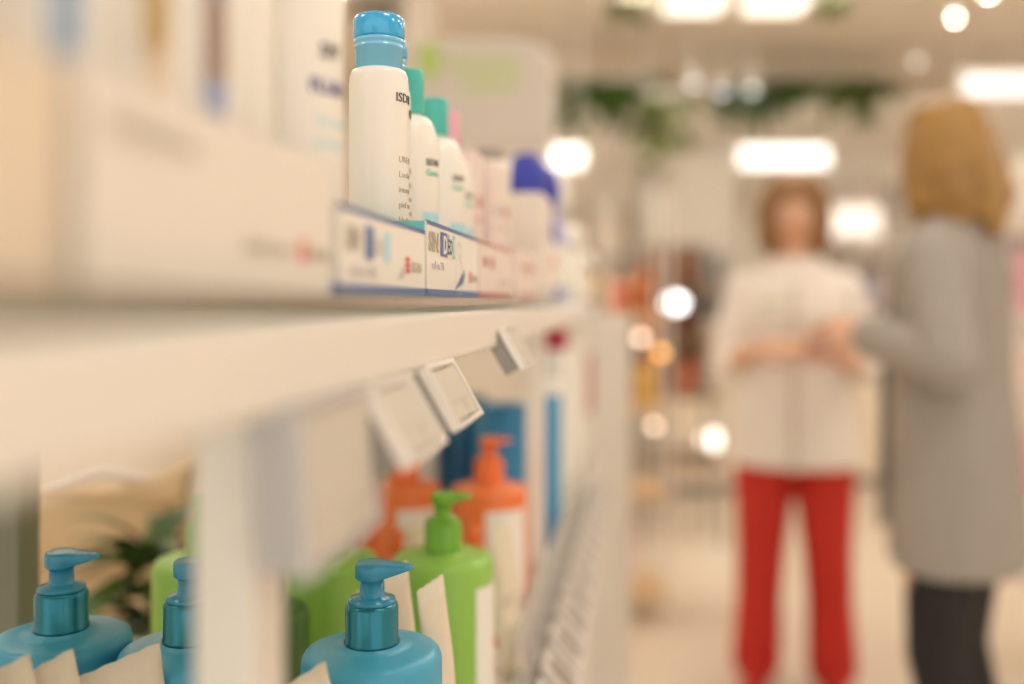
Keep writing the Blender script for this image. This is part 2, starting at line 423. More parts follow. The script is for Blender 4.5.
def deco_red(t, sy, h):
    b = mb(rose_print); b.text('SIN', .012, plane_yz(.0003,.02,h-.020,1.3)); b.box((.0003,.06,h-.021),(.0006,.075,h-.011)); b.build('lettering', None, t)
    b = mb(grey_print); b.poly([(.0004,.100,.008),(.0004,.126,.022),(.0004,.122,.012)]); b.text('ISDIN', .0062, plane_yz(.0003,.15,.012,1.2)); b.build('figure_drawing', None, t, flip=False)
TZ = GT+.0005
tray('display_tray', (-.130,.586,TZ), .125, .186, .0455, 'white carton tray with blue edges and a sharp printed logo, holding bottles', blue_band, card_white, teal_print, deco_blue)
tray('display_tray', (-.130,.413,TZ), .125, .168, .0385, 'blurred white carton tray with blue edges, left of the sharp one', blue_band, card_white, card_white, deco_blue2)
tb = tray('display_tray', (-.130,.216,TZ), .20, .186, .0535, 'large out-of-focus plain cream carton tray at the left, holding white bottles', None, card_cream, card_cream, deco_white)
tray('display_tray', (-.130,.776,TZ), .125, .196, .0455, 'white carton tray with dark red edges behind the blue-edged tray', rose_print, card_pink, card_pink, deco_red)
tray('display_tray', (-.130,.010,TZ), .20, .198, .0505, 'tan carton tray at the far left edge, nearest to the camera', None, card_tan, card_tan, None)

# ------------------------------------------------------------------ bottles on the glass shelf
def lotion(loc, r, hb, label, capm, cap_r, cap_h, kind='flip', marks=None, neck=True, name='lotion_bottle', group=None, cap2=None, body=hdpe, rz=0):
    t = thing(name, label, 'bottle', loc, rz, group)
    if kind == 'flip':     # cylinder with small rounded shoulder, wide clear cap
        prof = [(r*.93,0),(r,.003),(r,hb-.010),(r*.97,hb-.004),(r*.90,hb-.001),(r*.80,hb),(0,hb)]
        bo = mb().lathe(prof, n=40).build('body', body, t)
        c = mb(cap2 or capm)
        c.lathe([(cap_r*.90,hb),(cap_r*.93,hb+cap_h*.38),(cap_r*.955,hb+cap_h*.385),(cap_r*.955,hb+cap_h*.42),(cap_r*.94,hb+cap_h*.425),(cap_r*.95,hb+cap_h*.48),(cap_r*.97,hb+cap_h*.485),(cap_r*.97,hb+cap_h*.56),(0,hb+cap_h*.56)], n=40)
        c.build('cap_base', None, t)
        mb(capm).lathe([(cap_r*.97,hb+cap_h*.565),(cap_r,hb+cap_h*.60),(cap_r,hb+cap_h*.88),(cap_r*.96,hb+cap_h*.95),(cap_r*.86,hb+cap_h),(cap_r*.4,hb+cap_h*.985),(0,hb+cap_h*.98)], n=40).build('cap', None, t)
    else:                  # sloped shoulder and slim tall cap
        sh = hb*.80 if hb > .09 else hb*.82
        prof = [(r*.93,0),(r,.003)]+[(r,sh*.97)]
        for i in range(1,9):
            a = i/8*PI/2; prof.append((cap_r*.9+(r-cap_r*.9)*math.cos(a), sh*.97+(hb-sh*.97)*math.sin(a)))
        prof += [(cap_r*.88,hb+.003),(0,hb+.003)]
        bo = mb().lathe(prof, n=40, sy=1).build('body', body, t)
        mb().lathe([(cap_r*.97,hb+.001),(cap_r,hb+.002),(cap_r*.98,hb+cap_h-.003),(cap_r*.93,hb+cap_h-.0008),(cap_r*.8,hb+cap_h),(0,hb+cap_h)], n=32).build('cap', capm, t)
    if marks: marks(bo, r, hb)
    return t
A0 = math.radians(-62)     # side of the bottle that looks to the camera's right
def mk_big(t, r, hb):
    b = mb(dark_print); b.text('ISDIN', .0080, cyl_map(0,0,r,math.radians(-42),hb-.022,1.0), bold=.0001)
    b.use(grey_print)
    lines = ['UREADIN', 'Loci\u00f3n hidratante', 'intensiva', 'piel seca', 'Hydrating lotion', 'dry skin', '24h confort', '400 ml']
    for i, l in enumerate(lines):
        b.text(l, .0055, cyl_map(0,0,r,math.radians(-35),hb-.060-i*.0095,1.0))
    b.build('lettering', None, t)
def mk_germ(t, r, hb):
    b = mb(dark_print); b.text('ISDIN', .0066, cyl_map(0,0,r,math.radians(-44),hb-.038,.9), bold=.0001)
    b.use(green_print); b.text('Germ', .0066, cyl_map(0,0,r,math.radians(-44),hb-.0455,.9), bold=.0001)
    b.text('isdin', .0048, cyl_map(0,0,r,math.radians(-44),hb-.078,.9)); b.text('original', .0048, cyl_map(0,0,r,math.radians(-44),hb-.084,.9))
    b.build('lettering', None, t)
    b = mb(ltblue_print)
    for k in range(5):
        a = math.radians(-50+k*9)
        p = [(cyl_map(0,0,r,a,0)(0,z,0.0002)) for z in (.050,.060)] ; a2 = math.radians(-50+k*9+9)
        q = [(cyl_map(0,0,r,a2,0)(0,z,0.0002)) for z in (.050,.060)]
        b.poly([p[0],q[0],q[1],p[1]])
    b.build('blue_label_block', None, t, flip=False)
TB = TZ+.0014
def on(px, Z, z=TB): 
    v = at(px, Z, z=z); return v
zb = .147
lotion(on(379,.637), .0190, .143, 'tall white lotion bottle with clear blue flip cap, front one of the pair', blue_cap, .0165, .0345, marks=mk_big, cap2=blue_cap2)
lotion(on(383,.686), .0190, .143, 'tall white lotion bottle with clear blue cap, half hidden behind the front one', blue_cap, .0165, .033, marks=mk_big, cap2=blue_cap2)
lotion(on(409,.735), .0225, .132, 'white hygiene bottle with teal cap, nearer of the two teal-capped ones', teal_cap, .0112, .034, 'slim', mk_germ)
lotion(on(435,.838), .0255, .133, 'white hygiene bottle with teal cap, the one farther back', teal_cap, .0112, .033, 'slim', mk_germ)
lotion(on(448,.895), .0225, .125, 'white bottle with slim pink cap behind the teal-capped ones', pink_cap, .0110, .040, 'slim', mk_germ)
# out-of-focus bottles in the big cream tray and the tan tray at the left
def mk_dark(t, r, hb):
    b = mb(dark_print)
    b.text('SPF', .009, cyl_map(0,0,r,math.radians(-38),.104,1.0), bold=.0002)
    b.use(mat('navy_print',(.12,.12,.28),.6)); b.text('FLUID', .0085, cyl_map(0,0,r,math.radians(-50),.088,1.0), bold=.0003)
    b.use(ltblue_print); b.text('dry touch', .0055, cyl_map(0,0,r,math.radians(-42),.074,1.0)); b.text('protect', .0055, cyl_map(0,0,r,math.radians(-42),.064,1.0))
    b.build('lettering', None, t)
def stripe(m1, m2=None):
    def f(t, r, hb):
        b = mb(m1)
        for k in range(2):
            a=math.radians(-48+k*13); a2=math.radians(-48+k*13+13)
            fn=cyl_map(0,0,r,0,0)
            P=lambda a,z: Vector(((r+.0003)*math.cos(a),(r+.0003)*math.sin(a),z))
            b.use(m1); b.poly([P(a,.02),P(a2,.02),P(a2,hb*.95),P(a,hb*.95)])
            if m2: b.use(m2); b.poly([P(a,.07)*1,P(a2,.07),P(a2,.10),P(a,.10)])
        b.build('printed_stripe', None, t, flip=False)
    return f
NZ = TB
lotion((-.162,.4405,NZ), .0245, .150, 'blurred white sunscreen bottle with dark blue lettering above the left blue-edged tray', hdpe, .018, .03, marks=mk_dark)
lotion((-.178,.492,NZ), .0240, .150, 'white bottle half hidden behind the one with dark blue lettering', hdpe, .018, .03, marks=mk_dark)
lotion((-.166,.377,NZ), .0190, .150, 'plain white bottle at the far end of the big cream tray', hdpe, .014, .03)
lotion((-.160,.333,NZ), .0190, .150, 'white bottle with a blue and orange stripe in the middle of the cream tray', hdpe, .014, .03, marks=stripe(mat('grey_blue_print',(.36,.40,.60),.6), mat('peach_print',(.85,.55,.35),.6)))
lotion((-.160,.291,NZ), .0190, .150, 'white bottle with a yellow band in the cream tray', hdpe, .014, .03, marks=stripe(mat('buff_print',(.76,.60,.42),.6), mat('yellow_print',(.85,.62,.2),.6)))
lotion((-.162,.249,NZ), .0180, .160, 'slim white bottle with a steel blue stripe at the near end of the cream tray', hdpe, .012, .03, marks=stripe(mat('steel_blue_print',(.30,.42,.58),.6)))
lotion((-.162,.178,NZ), .0210, .160, 'plain white bottle at the far end of the tan tray at the far left', hdpe, .015, .03)
lotion((-.165,.125,NZ), .0240, .160, 'white bottle at the near end of the tan tray, mostly outside the frame', hdpe, .015, .03)

# cartons farther along the shelf
def carton(name, lo, size, m, label, flap=None, mark=None, group=None, cat='box', rz=0):
    t = thing(name, label, cat, lo, rz, group)
    sx, sy, sz = size
    b = mb(m); b.rbox((-sx,0,0),(0,sy,sz), .0012, 2); bo = b.build('carton_body', None, t)
    b = mb(flap or m); b.box((-sx+.001,.0008,sz),(-.001,sy-.0008,sz+.0006)); b.build('tuck_flap', None, t)
    if mark:
        b = mb(mark); b.box((0,sy*.2,sz*.62),(.0004,sy*.8,sz*.70)); b.box((0,sy*.2,sz*.52),(.0004,sy*.6,sz*.55)); b.box((0,sy*.1,sz*.05),(.0004,sy*.9,sz*.12)); b.build('printed_panel', None, bo)
    return t
carton('product_carton', (-.158,.925,TB), (.06,.042,.138), card_pink, 'tall blush carton in the red-edged tray', None, rose_print)
carton('product_carton', (-.150,.978,GT+.0003), (.06,.06,.136), card_pink, 'tall blush carton just past the red-edged tray', None, faint_print)
carton('product_carton', (-.150,1.042,GT+.0003), (.06,.06,.142), card_cream, 'tall cream carton third in the row of cartons', None, rose_print)
carton('product_carton', (-.128,1.000,GT+.0003), (.02,.19,.052), card_pink, 'low blush carton lying in front of the tall cartons', rose_print, rose_print)
carton('product_carton', (-.124,1.205,GT+.0003), (.05,.13,.130), card_cream, 'wide cream carton at the end of the carton row', None, faint_print)
# a white cone-topped tube with brown jar, blue capped bottles
def tube_up(loc, r, h, label, m, capm, rot=0):
    """squeeze tube standing on its cap: flat crimped top edge"""
    t = thing('cream_tube', label, 'tube', loc, rot)
    mb().lathe([(r*.95,0),(r,.002),(r*.98,h*.2),(0,h*.2)], n=24).build('cap', capm, t)
    b = mb(); n=24; rings=[]
    for i in range(8):
        u=i/7; ry=r*(1-.93*u); rx=r*(1+.25*u); z=h*.2+(h*.8)*u
        rings.append((0,0,z,rx*.98,ry))
    b.loft(rings, n); b.build('tube_body', m, t); return t
tube_up((-.175,1.11,GT+.0003), .022, .158, 'white squeeze tube standing on its cap behind the cartons', hdpe, mat('brown_cap',(.30,.17,.12),.4), .4)
lotion((-.185,1.17,GT+.0003), .026, .155, 'white bottle with a mushroom-coloured cap among the cartons', mat('mushroom_cap',(.32,.27,.25),.4), .020, .022)
def blue_ball(loc, label, s=1.0, body=navy_pl, capm=navy_pl, h=.15):
    t = thing('dispenser_bottle', label, 'bottle', loc)
    r = .021*s
    mb().lathe([(r*.9,0),(r,.004),(r,h*.6),(r*.8,h*.72),(r*.55,h*.80),(r*.5,h*.82),(0,h*.82)], n=28).build('body', body, t)
    mb().lathe([(r*.6,h*.80),(r*1.1,h*.84),(r*1.25,h*.95),(r*1.2,h*1.08),(r*.8,h*1.19),(0,h*1.22)], n=28).build('cap', capm, t)
    mb().lathe([(r+.0004,h*.12),(r+.0006,h*.13),(r+.0006,h*.5),(r+.0004,h*.51)], n=28).build('wrap_label', hdpe, t)
    return t
blue_ball(at(527,1.36,z=GT+.0003), 'blue-capped bottle with blue body above the carton row', 1.1, navy_pl, navy_pl, .165)
blue_ball(at(546,1.50,z=GT+.0003), 'slim blue bottle beside the blue-capped one', .8, navy_pl, navy_pl, .165)
blue_ball(at(553,1.56,z=GT+.0003), 'white bottle with a big white domed cap near the end of the shelf', 1.1, mat('lavender_plastic',(.62,.60,.80),.3), hdpe, .168)
blue_ball(at(546,1.40,z=GT+.0003), 'small coral bottle standing low near the end of the shelf', .55, coral, coral, .055)
blue_ball(at(566,1.75,z=GT+.0003), 'white rounded bottle second from the end of the glass shelf', 1.3, hdpe, hdpe, .11)
blue_ball(at(575,1.95,z=GT+.0003), 'cream rounded jar at the far end of the glass shelf', 1.5, card_cream, hdpe, .08)
blue_ball(at(556,1.62,z=GT+.0003), 'small white bottle with blue cap low on the shelf end', .7, hdpe, navy_pl, .05)

# ------------------------------------------------------------------ pump bottles on the lower shelf
def pump_bottle(loc, label, bodym, headm, collarm, r=.045, hb=.162, rz=0, labelm=None, group=None, lab_w=70, lab_a=-60):
    t = thing('pump_bottle', label, 'bottle', loc, rz, group)
    prof = [(r*.94,0),(r,.004),(r,hb-.0075),(r*.99,hb-.0045),(r*.965,hb-.002),(r*.93,hb-.0005),(r*.85,hb+.0008),(r*.6,hb+.0022),(.019,hb+.0030),(.019,hb+.004),(0,hb+.004)]
    mb().lathe(prof, n=56).build('body', bodym, t)
    z = hb+.004
    b = mb(); pr = [(.0178,z),(.0178,z+.002),(.0170,z+.003),(.0170,z+.023),(.0166,z+.0245),(.0155,z+.026)]
    b.lathe(pr+[(0,z+.026)], n=48)
    b.build('collar', collarm, t)
    b = mb(); b.lathe([(.0155,z+.0262),(.0150,z+.0285),(.009,z+.030),(.0080,z+.031),(.0078,z+.044),(0,z+.044)], n=32); b.build('stem', headm, t)
    h0 = z+.041
    b = mb()
    # head: round thumb pad with tapering spout towards +X
    out = []
    R = .0108
    for k in range(25):
        a = math.radians(40+k*(280/24)); out.append((R*math.cos(a), R*math.sin(a)))
    out = [(x,y) for x,y in out] + [(.014,-.0062),(.022,-.0050),(.0265,-.0036),(.0270,0),(.0265,.0036),(.022,.0050),(.014,.0062)]
    def ring(s, zz, droop=0): return [b.bm.verts.new((x*s, y*s, zz - max(0,x-.006)*droop)) for x,y in out]
    rs = [ring(.90,h0,-.30), ring(1,h0+.0012,-.30), ring(1,h0+.0078,-.02), ring(.965,h0+.0098,.02), ring(.87,h0+.0108,.05), ring(.78,h0+.0104,.05)]
    n = len(out)
    for p,q in zip(rs,rs[1:]):
        for k in range(n): b._f([p[k],p[(k+1)%n],q[(k+1)%n],q[k]], True)
    b._f(rs[0][::-1]); b._f(rs[-1])
    b.build('pump_head', headm, t)
    if labelm:
        b = mb(labelm); rr = r+.0005; N=10
        for k in range(N):
            a = math.radians(lab_a-lab_w/2+lab_w*k/N); a2 = math.radians(lab_a-lab_w/2+lab_w*(k+1)/N)
            b.poly([(rr*math.cos(a),rr*math.sin(a),.012),(rr*math.cos(a2),rr*math.sin(a2),.012),(rr*math.cos(a2),rr*math.sin(a2),hb-.022),(rr*math.cos(a),rr*math.sin(a),hb-.022)])
        b.build('side_label', None, t, flip=False)
    return t
LZ = LS+.0003
lab_white = mat('white_bottle_label', (.85,.82,.76), .45)
pump_bottle(at(372,.64,z=LZ), 'aqua pump bottle in sharp focus, right of the near white post', aqua_body, aqua_head, aqua_collar, labelm=lab_white, lab_a=-15, lab_w=50, rz=.0)
b1 = pump_bottle(Vector((-.388,.622,LZ)), 'aqua pump bottle at the bottom left corner of the picture', aqua_body, aqua_head, aqua_collar)
pump_bottle(Vector((-.2920,.612,LZ)), 'aqua pump bottle half hidden behind the near white post', aqua_body, aqua_head, aqua_collar)
gg = ['green pump bottle fully in view behind the sharp aqua one', 'green pump bottle between the near post and the one with a visible pump', 'green pump bottle seen left of the near white post']
for (px,Z),lb in zip(((443,.895),(327,.89),(206,.88)), gg):
    pump_bottle(at(px,Z,z=LZ), lb, green_body, green_head, green_head, r=.0455, hb=.158, labelm=lab_white, lab_a=-18, lab_w=44)
pump_bottle(at(262,.765,z=LZ-0), 'dark green pump bottle peeking out right of the near post', dgreen_body, mat('dark_green_pump',(.03,.12,.02),.3), mat('dark_green_pump',(.03,.12,.02),.3), r=.036, hb=.150, rz=2.4)
oo = ['orange pump bottle nearest the front of its row, below the blue containers', 'orange pump bottle second from the front, left of the blue containers', 'orange pump bottle third from the front']
for (px,Z),lb in zip(((489,1.155),(404,1.165),(322,1.17)), oo):
    pump_bottle(at(px,Z,z=LZ), lb, orange_body, orange_head, orange_head, r=.044, hb=.172, labelm=lab_white, lab_a=-52, lab_w=70)
# smaller orange tottles between green and orange rows
def tottle(px, Z, lb, h=.15, r=.016, m=orange_body):
    t = thing('slim_bottle', lb, 'bottle', at(px,Z,z=LZ), 0)
    mb().lathe([(r*.9,0),(r,.004),(r,h*.72),(r*.9,h*.80),(r*.5,h*.86),(0,h*.86)], n=24).build('body', m, t)
    mb().lathe([(r*.62,h*.85),(r*.66,h*.86),(r*.6,h),(r*.5,h*1.01),(0,h*1.01)], n=24).build('cap', orange_head, t)
tottle(396,1.02,'slim orange bottle standing behind the green bottles, left one', .150, .012)
tottle(474,1.04,'slim orange bottle standing behind the green bottles, right one', .150, .012)

def canister(px, Z, r, h, m, label, capm=None, ch=.02):
    t = thing('canister', label, 'canister', at(px,Z,z=LZ))
    mb().lathe([(r*.96,0),(r,.004),(r,h-.006),(r*.96,h-.001),(r*.9,h),(0,h)], n=36).build('body', m, t)
    mb().lathe([(r*.9,h),(r*.92,h+.002),(r*.9,h+ch),(r*.8,h+ch+.002),(0,h+ch+.002)], n=36).build('lid', capm or m, t)
canister(502,1.46,.0405,.222, mat('mid_blue_plastic',(.02,.22,.45),.3), 'tall petrol blue canister right behind the orange pump', None, .012)
canister(462,1.55,.042,.225, blue_bottle, 'tall dark blue canister left of the lighter blue one', None, .012)
canister(549,1.56,.020,.240, mat('sky_blue_plastic',(.10,.36,.60),.3), 'slim sky blue canister right of the second white post', hdpe, .02)
canister(556,1.78,.022,.300, hdpe, 'white canister with crimson lid under the rail', crimson, .035)
canister(569,1.98,.024,.290, hdpe, 'white canister at the far end of the lower shelf', card_pink, .02)
canister(419,1.5,.028,.19, card_cream, 'cream canister standing left of the blue canisters', card_cream, .02)
canister(376,1.42,.035,.17, mat('ochre_plastic',(.6,.35,.2),.4), 'ochre canister behind the orange bottles', None, .02)

# cream sample sachets standing in front of the bottles
def sachet(loc, w, h, rz, lean, label, group=None, mark=True, roll=0.0, slope=.28):
    t = thing('sample_sachet', label, 'sachet', loc, rz, group)
    M = Matrix.Rotation(lean,4,'X') @ Matrix.Rotation(roll,4,'Y')
    b = mb(); nx, nz = 8, 14; g1=[]; g2=[]
    for j in range(nz+1):
        r1=[]; r2=[]
        for i in range(nx+1):
            u=i/nx; v=j/nz
            bul=.0045*math.sin(PI*u)**.6*math.sin(PI*min(1,max(0,(v-.04)/.90)))**.5 if 0<v<.94 else 0
            x=(u-.5)*w; z=v*h + (.0008 if (i%2 and j==nz) else 0) + slope*w*(u-.5)*v**4
            x += .0012*math.sin(9*v+2)
            r1.append(b.bm.verts.new(M@Vector((x,-bul-.0003,z)))); r2.append(b.bm.verts.new(M@Vector((x,bul+.0003,z))))
        g1.append(r1); g2.append(r2)
    for j in range(nz):
        for i in range(nx):
            b._f([g1[j][i],g1[j][i+1],g1[j+1][i+1],g1[j+1][i]],True); b._f([g2[j][i+1],g2[j][i],g2[j+1][i],g2[j+1][i+1]],True)
    for j in range(nz):
        b._f([g1[j][0],g1[j+1][0],g2[j+1][0],g2[j][0]]); b._f([g1[j+1][nx],g1[j][nx],g2[j][nx],g2[j+1][nx]])
    for i in range(nx):
        b._f([g1[0][i+1],g1[0][i],g2[0][i],g2[0][i+1]]); b._f([g1[nz][i],g1[nz][i+1],g2[nz][i+1],g2[nz][i]])
    b.build('packet', paper_c, t)
    if mark:
        b = mb(grey_print); b.text('gel', .012, lambda u,v,ww: M@Vector((-w*.32+u, -.0058-ww, h*.50+v))); b.build('lettering', None, t)
    return t
SA = 'cream paper sample sachet '
sach = [ (4,.526,.045,0.181,.38,'at the very left edge, in front of the corner aqua bottle',-.30),
         (48,.545,.042,0.183,.38,'leaning before the corner aqua bottle, second from the left',-.30),
         (96,.564,.046,0.179,.38,'third from the left, between the two left aqua bottles',-.35),
         (142,.583,.050,0.173,.38,'in front of the half-hidden aqua bottle, left of the post',-.15),
         (288,.56,.042,0.175,.50,'low down just right of the near post',-.35),
         (356,.56,.042,0.175,.50,'low in front of the sharp aqua bottle',-.35),
         (416,.735,.026,.188,.95,'between the sharp aqua bottle and the green one, left of two',-.10),
         (455,.70,.024,.188,.85,'upright before the green bottle with the visible pump',-.12),
         (513,1.02,.032,.155,.9,'pale one in front of the orange pump bottle',-.1),
         (428,1.03,.03,.155,.8,'standing between the orange bottles and the green pump',-.1) ]
for px,Z,w,h,rz,lb,ro in sach:
    sachet(at(px,Z,z=LZ), w, h, rz, -.06, SA+lb, None, True, ro*.55)

# ------------------------------------------------------------------ behind the unit: a low table with a paper sack and a leafy plant
def slab_table(name, c, sx, sy, h, label, top, legm, rz=0, th=.03, leg=.04):
    t = thing(name, label, 'table', c, rz)
    mb().rbox((-sx/2,-sy/2,h-th),(sx/2,sy/2,h), .01).build('table_top', top, t)
    for i in (-1,1):
        for j in (-1,1):
            b = mb(); b.rbox((i*(sx/2-leg)-leg/2, j*(sy/2-leg)-leg/2, 0),(i*(sx/2-leg)+leg/2, j*(sy/2-leg)+leg/2, h-th), .004); b.build('leg', legm, t)
    return t
slab_table('display_table', (-1.09,1.62,0), 1.0, 1.16, .74, 'light wooden display table behind the shelving at the lower left', wood, wood)
def sack(loc, w, d, h, label):
    t = thing('paper_sack', label, 'sack', loc, .5)
    b = mb(); n=40; rows=24; rings=[]
    rnd = random.Random(3)
    for j in range(rows+1):
        v=j/rows; ring=[]
        for k in range(n):
            a=2*PI*k/n; q=abs(math.cos(a))**.5, abs(math.sin(a))**.5
            cr = 1+.06*math.sin(5*a+7*v*2)+.05*math.sin(9*a-15*v)+.06*math.sin(19*v+3*a)+.04*math.sin(31*v-4*a)
            s = (1-.12*v)*cr
            fold=.02*math.sin(14*v+2*a)
            ring.append(b.bm.verts.new((math.copysign(q[0],math.cos(a))*w/2*s, math.copysign(q[1],math.sin(a))*d/2*s*(1-.35*v), h*v+fold*v)))
        rings.append(ring)
    for p,q in zip(rings,rings[1:]):
        for k in range(n): b._f([p[k],p[(k+1)%n],q[(k+1)%n],q[k]], True)
    b._f(rings[0][::-1]); b._f(rings[-1])
    b.build('sack_body', mat('kraft_paper',(.60,.44,.25),.7,noise=.3,nscale=9,bump=.8), t)
    b = mb(); b.limb([(-w*.32,-.01,h-.02),(0,-.05,h+.02),(w*.32,-.01,h-.02)], [.009,.012,.009]); b.build('rolled_rim', card_cream, t)
    return t
sack((-.83,1.44,.7402), .32, .20, .27, 'crumpled tan paper sack on the table behind the shelving')
def leafy(b, base, n, L, W, rnd, spread=1.0, droop=.6, up=.6):
    for _ in range(n):
        a = rnd.uniform(0,2*PI); el = rnd.uniform(-.2,1.0)*up
        d = Vector((math.cos(a)*math.cos(el)*spread, math.sin(a)*math.cos(el)*spread, math.sin(el)))
        l = L*rnd.uniform(.6,1.1); w = W*rnd.uniform(.7,1.1)
        side = d.cross(Vector((0,0,1)));
        if side.length<.05: side=Vector((1,0,0))
        side.normalize(); up_=side.cross(d)
        prev=None; N=5
        for i in range(N+1):
            u=i/N; c = Vector(base)+d*l*u - Vector((0,0,1))*droop*l*u*u
            ww=w*math.sin(PI*min(.98,max(.06,u**.8)))
            p=(b.bm.verts.new(c-side*ww+up_*ww*.25), b.bm.verts.new(c), b.bm.verts.new(c+side*ww+up_*ww*.25))
            if prev:
                b._f([prev[0],prev[1],p[1],p[0]],True); b._f([prev[1],prev[2],p[2],p[1]],True)
            prev=p
def potted(loc, label, L=.22, W=.03, n=26, potr=.08, poth=.13, m=leaf, seed=1, up=1.2, droop=.5):
    t = thing('potted_plant', label, 'plant', loc)
    mb().lathe([(potr*.7,0),(potr*.75,.003),(potr,poth),(potr*.93,poth),(potr*.9,poth-.015),(0,poth-.015)], n=32).build('pot', terra, t)
    b = mb(); rnd = random.Random(seed)
    for k in range(6): leafy(b, (rnd.uniform(-.03,.03),rnd.uniform(-.03,.03),poth-.01+k*.02), n//6, L, W, rnd, 1, droop, up)
    b.build('foliage', m, t, flip=False); return t
potted(at(150,1.25,z=.7402), 'dark green leafy plant in a white pot beside the paper sack', .19, .017, 54, .048, .13, leaf, 5, 1.25, .45)

# ------------------------------------------------------------------ sign board behind, on two posts, with a gondola
def signboard():
    c = at(474,3.0); c.z = 0
    t = thing('header_sign', 'large rounded greige sign board with pale green logo above the far shelves', 'sign', c, TH)
    s = 3.0/F; x0,x1 = (392-474)*s,(551-474)*s; z1 = EYE+(302-42)*s; z0 = EYE+(302-150)*s
    r=.10; pts=[]
    for cx,cz,st in ((x1-r,z1-r,0),(x0+r,z1-r,1)):
        for k in range(9):
            a=(st+k/8)*PI/2; pts.append((cx+r*math.cos(a),-.015,cz+r*math.sin(a)))
    pts += [(x0,-.015,z0),(x1,-.015,z0)]
    b=mb(); b.extr(pts,(0,.03,0)); b.build('board', sign_m, t)
    b=mb(); 
    rim=[Vector(p) for p in pts]; 
    b.limb([(p.x,0,p.z) for p in rim+[rim[0]]],[.010]*(len(rim)+1),8); b.build('rim', mat('cream_rim',(.75,.72,.60),.5), t)
    b=mb(signg); lx=(430-474)*s; lz=EYE+(302-62)*s
    b.ball((lx,-.019,lz),(.035,.003,.060)); b.text('farmacia', .06, plane_xz(-.0152,(452-474)*s,EYE+(302-72)*s,1.0),bold=.002); b.text('natural', .06, plane_xz(-.0152,(462-474)*s,EYE+(302-90)*s,1.0),bold=.002)
    b.build('logo', None, t)
    for xx in (x0+.02,x1-.01):
        mb().lathe([(.013,0),(.013,z0)],(xx,0,0),12).build('post', white_metal, t)
    b=mb(); b.box((x0-.05,-.15,0),(x1+.05,.15,.02)); b.build('foot_plate', white_metal, t)
signboard()
def pole(px, Z, w, z0, z1, m, label, name='ceiling_pole'):
    t = thing(name, label, 'pole', at(px,Z,z=0))
    mb().lathe([(w/2,z0),(w/2,z1)],n=16).build('shaft', m, t)
    mb().lathe([(w*1.1,z1-.03),(w*1.1,z1)],n=16).build('collar', m, t)
pole(420,3.3,.10,0,H,mat('cream_paint',(.70,.62,.52),.6),'cream round column rising to the ceiling left of the sign board')

# ------------------------------------------------------------------ far shelving, tables, counters
def gondola(name, c, w, d, h, shelves, rz, label, frame=white_metal, shelfm=wood, backm=None, bz=.05, pw=.018):
    t = thing(name, label, 'shelving', c, rz)
    for i in (-1,1):
        for j in (-1,1):
            mb().rbox((i*w/2-pw,j*d/2-pw,0),(i*w/2+pw,j*d/2+pw,h),.003).build('post', frame, t)
    for z in shelves:
        mb().rbox((-w/2+pw,-d/2,z-.03),(w/2-pw,d/2,z),.006).build('shelf', shelfm, t)
    if backm: mb().box((-w/2+.018,d/2+.018,bz),(w/2-.018,d/2+.028,h-.02)).build('back_panel', backm, t)
    return t
# end stand with three wooden shelves behind our unit (px 600-670)
G1 = at(634,4.1,z=0)
gsh = [EYE+(302-y)/F*4.1 for y in (580,486,402,312)]
gondola('display_stand', G1, .24, .34, 1.72, gsh, TH, 'narrow white stand with light wooden shelves beyond the shelf end', white_metal, wood, pw=.008)
def std_bottle(loc, label, r, h, m, capm, group=None, name='glass_bottle'):
    t = thing(name, label, 'bottle', loc, 0, group)
    mb().lathe([(r*.9,0),(r,.005),(r,h*.6),(r*.85,h*.70),(r*.4,h*.76),(r*.38,h*.80),(0,h*.80)],n=20).build('body',m,t)
    mb().lathe([(r*.45,h*.80),(r*.5,h*.81),(r*.5,h),(0,h)],n=16).build('cap',capm,t)
    return t
def onst(px,z,Z=4.1): return at(px,Z,z=z+.0003)
std_bottle(onst(645,gsh[2]), 'amber yellow bottle on the second shelf of the narrow stand', .045,.20,amber,copper)
std_bottle(onst(622,gsh[2]), 'cream bottle beside the amber one on the narrow stand', .04,.22,card_cream,hdpe)
std_bottle(onst(640,gsh[3]), 'copper brown bottle on the top shelf of the narrow stand', .05,.20,copper,brown)
std_bottle(onst(617,gsh[3]), 'rust red bottle on the top shelf of the narrow stand', .04,.16,coral,brown)
carton('product_carton', onst(632,gsh[1]), (.12,.10,.16), card_cream, 'cream carton on the third shelf of the narrow stand', None, yellow)
carton('product_carton', onst(638,gsh[0]), (.12,.12,.20), card_pink, 'blush carton on the lowest wooden shelf of the narrow stand', None, faint_print)
# white rounded bin at the end of our unit
def bin_():
    t = thing('promotion_bin', 'tall white rounded acrylic bin at the end of the shelving', 'bin', at(598,2.75,z=0), TH)
    b = mb(); b.rbox((-.085,-.10,0),(.085,.10,1.22),.05,8); b.build('bin_body', mat('milk_white_acrylic',(.74,.68,.60),.3), t)
    b = mb(); b.rbox((-.089,-.104,1.22),(.089,.104,1.24),.05,8); b.build('lid', white_metal, t)
    b = mb(rose_print); b.box((-.05,-.1005,.98),(-.02,-.0995,1.14)); b.build('printed_panel', mat('soft_rose_print',(.8,.42,.38),.5), t)
bin_()
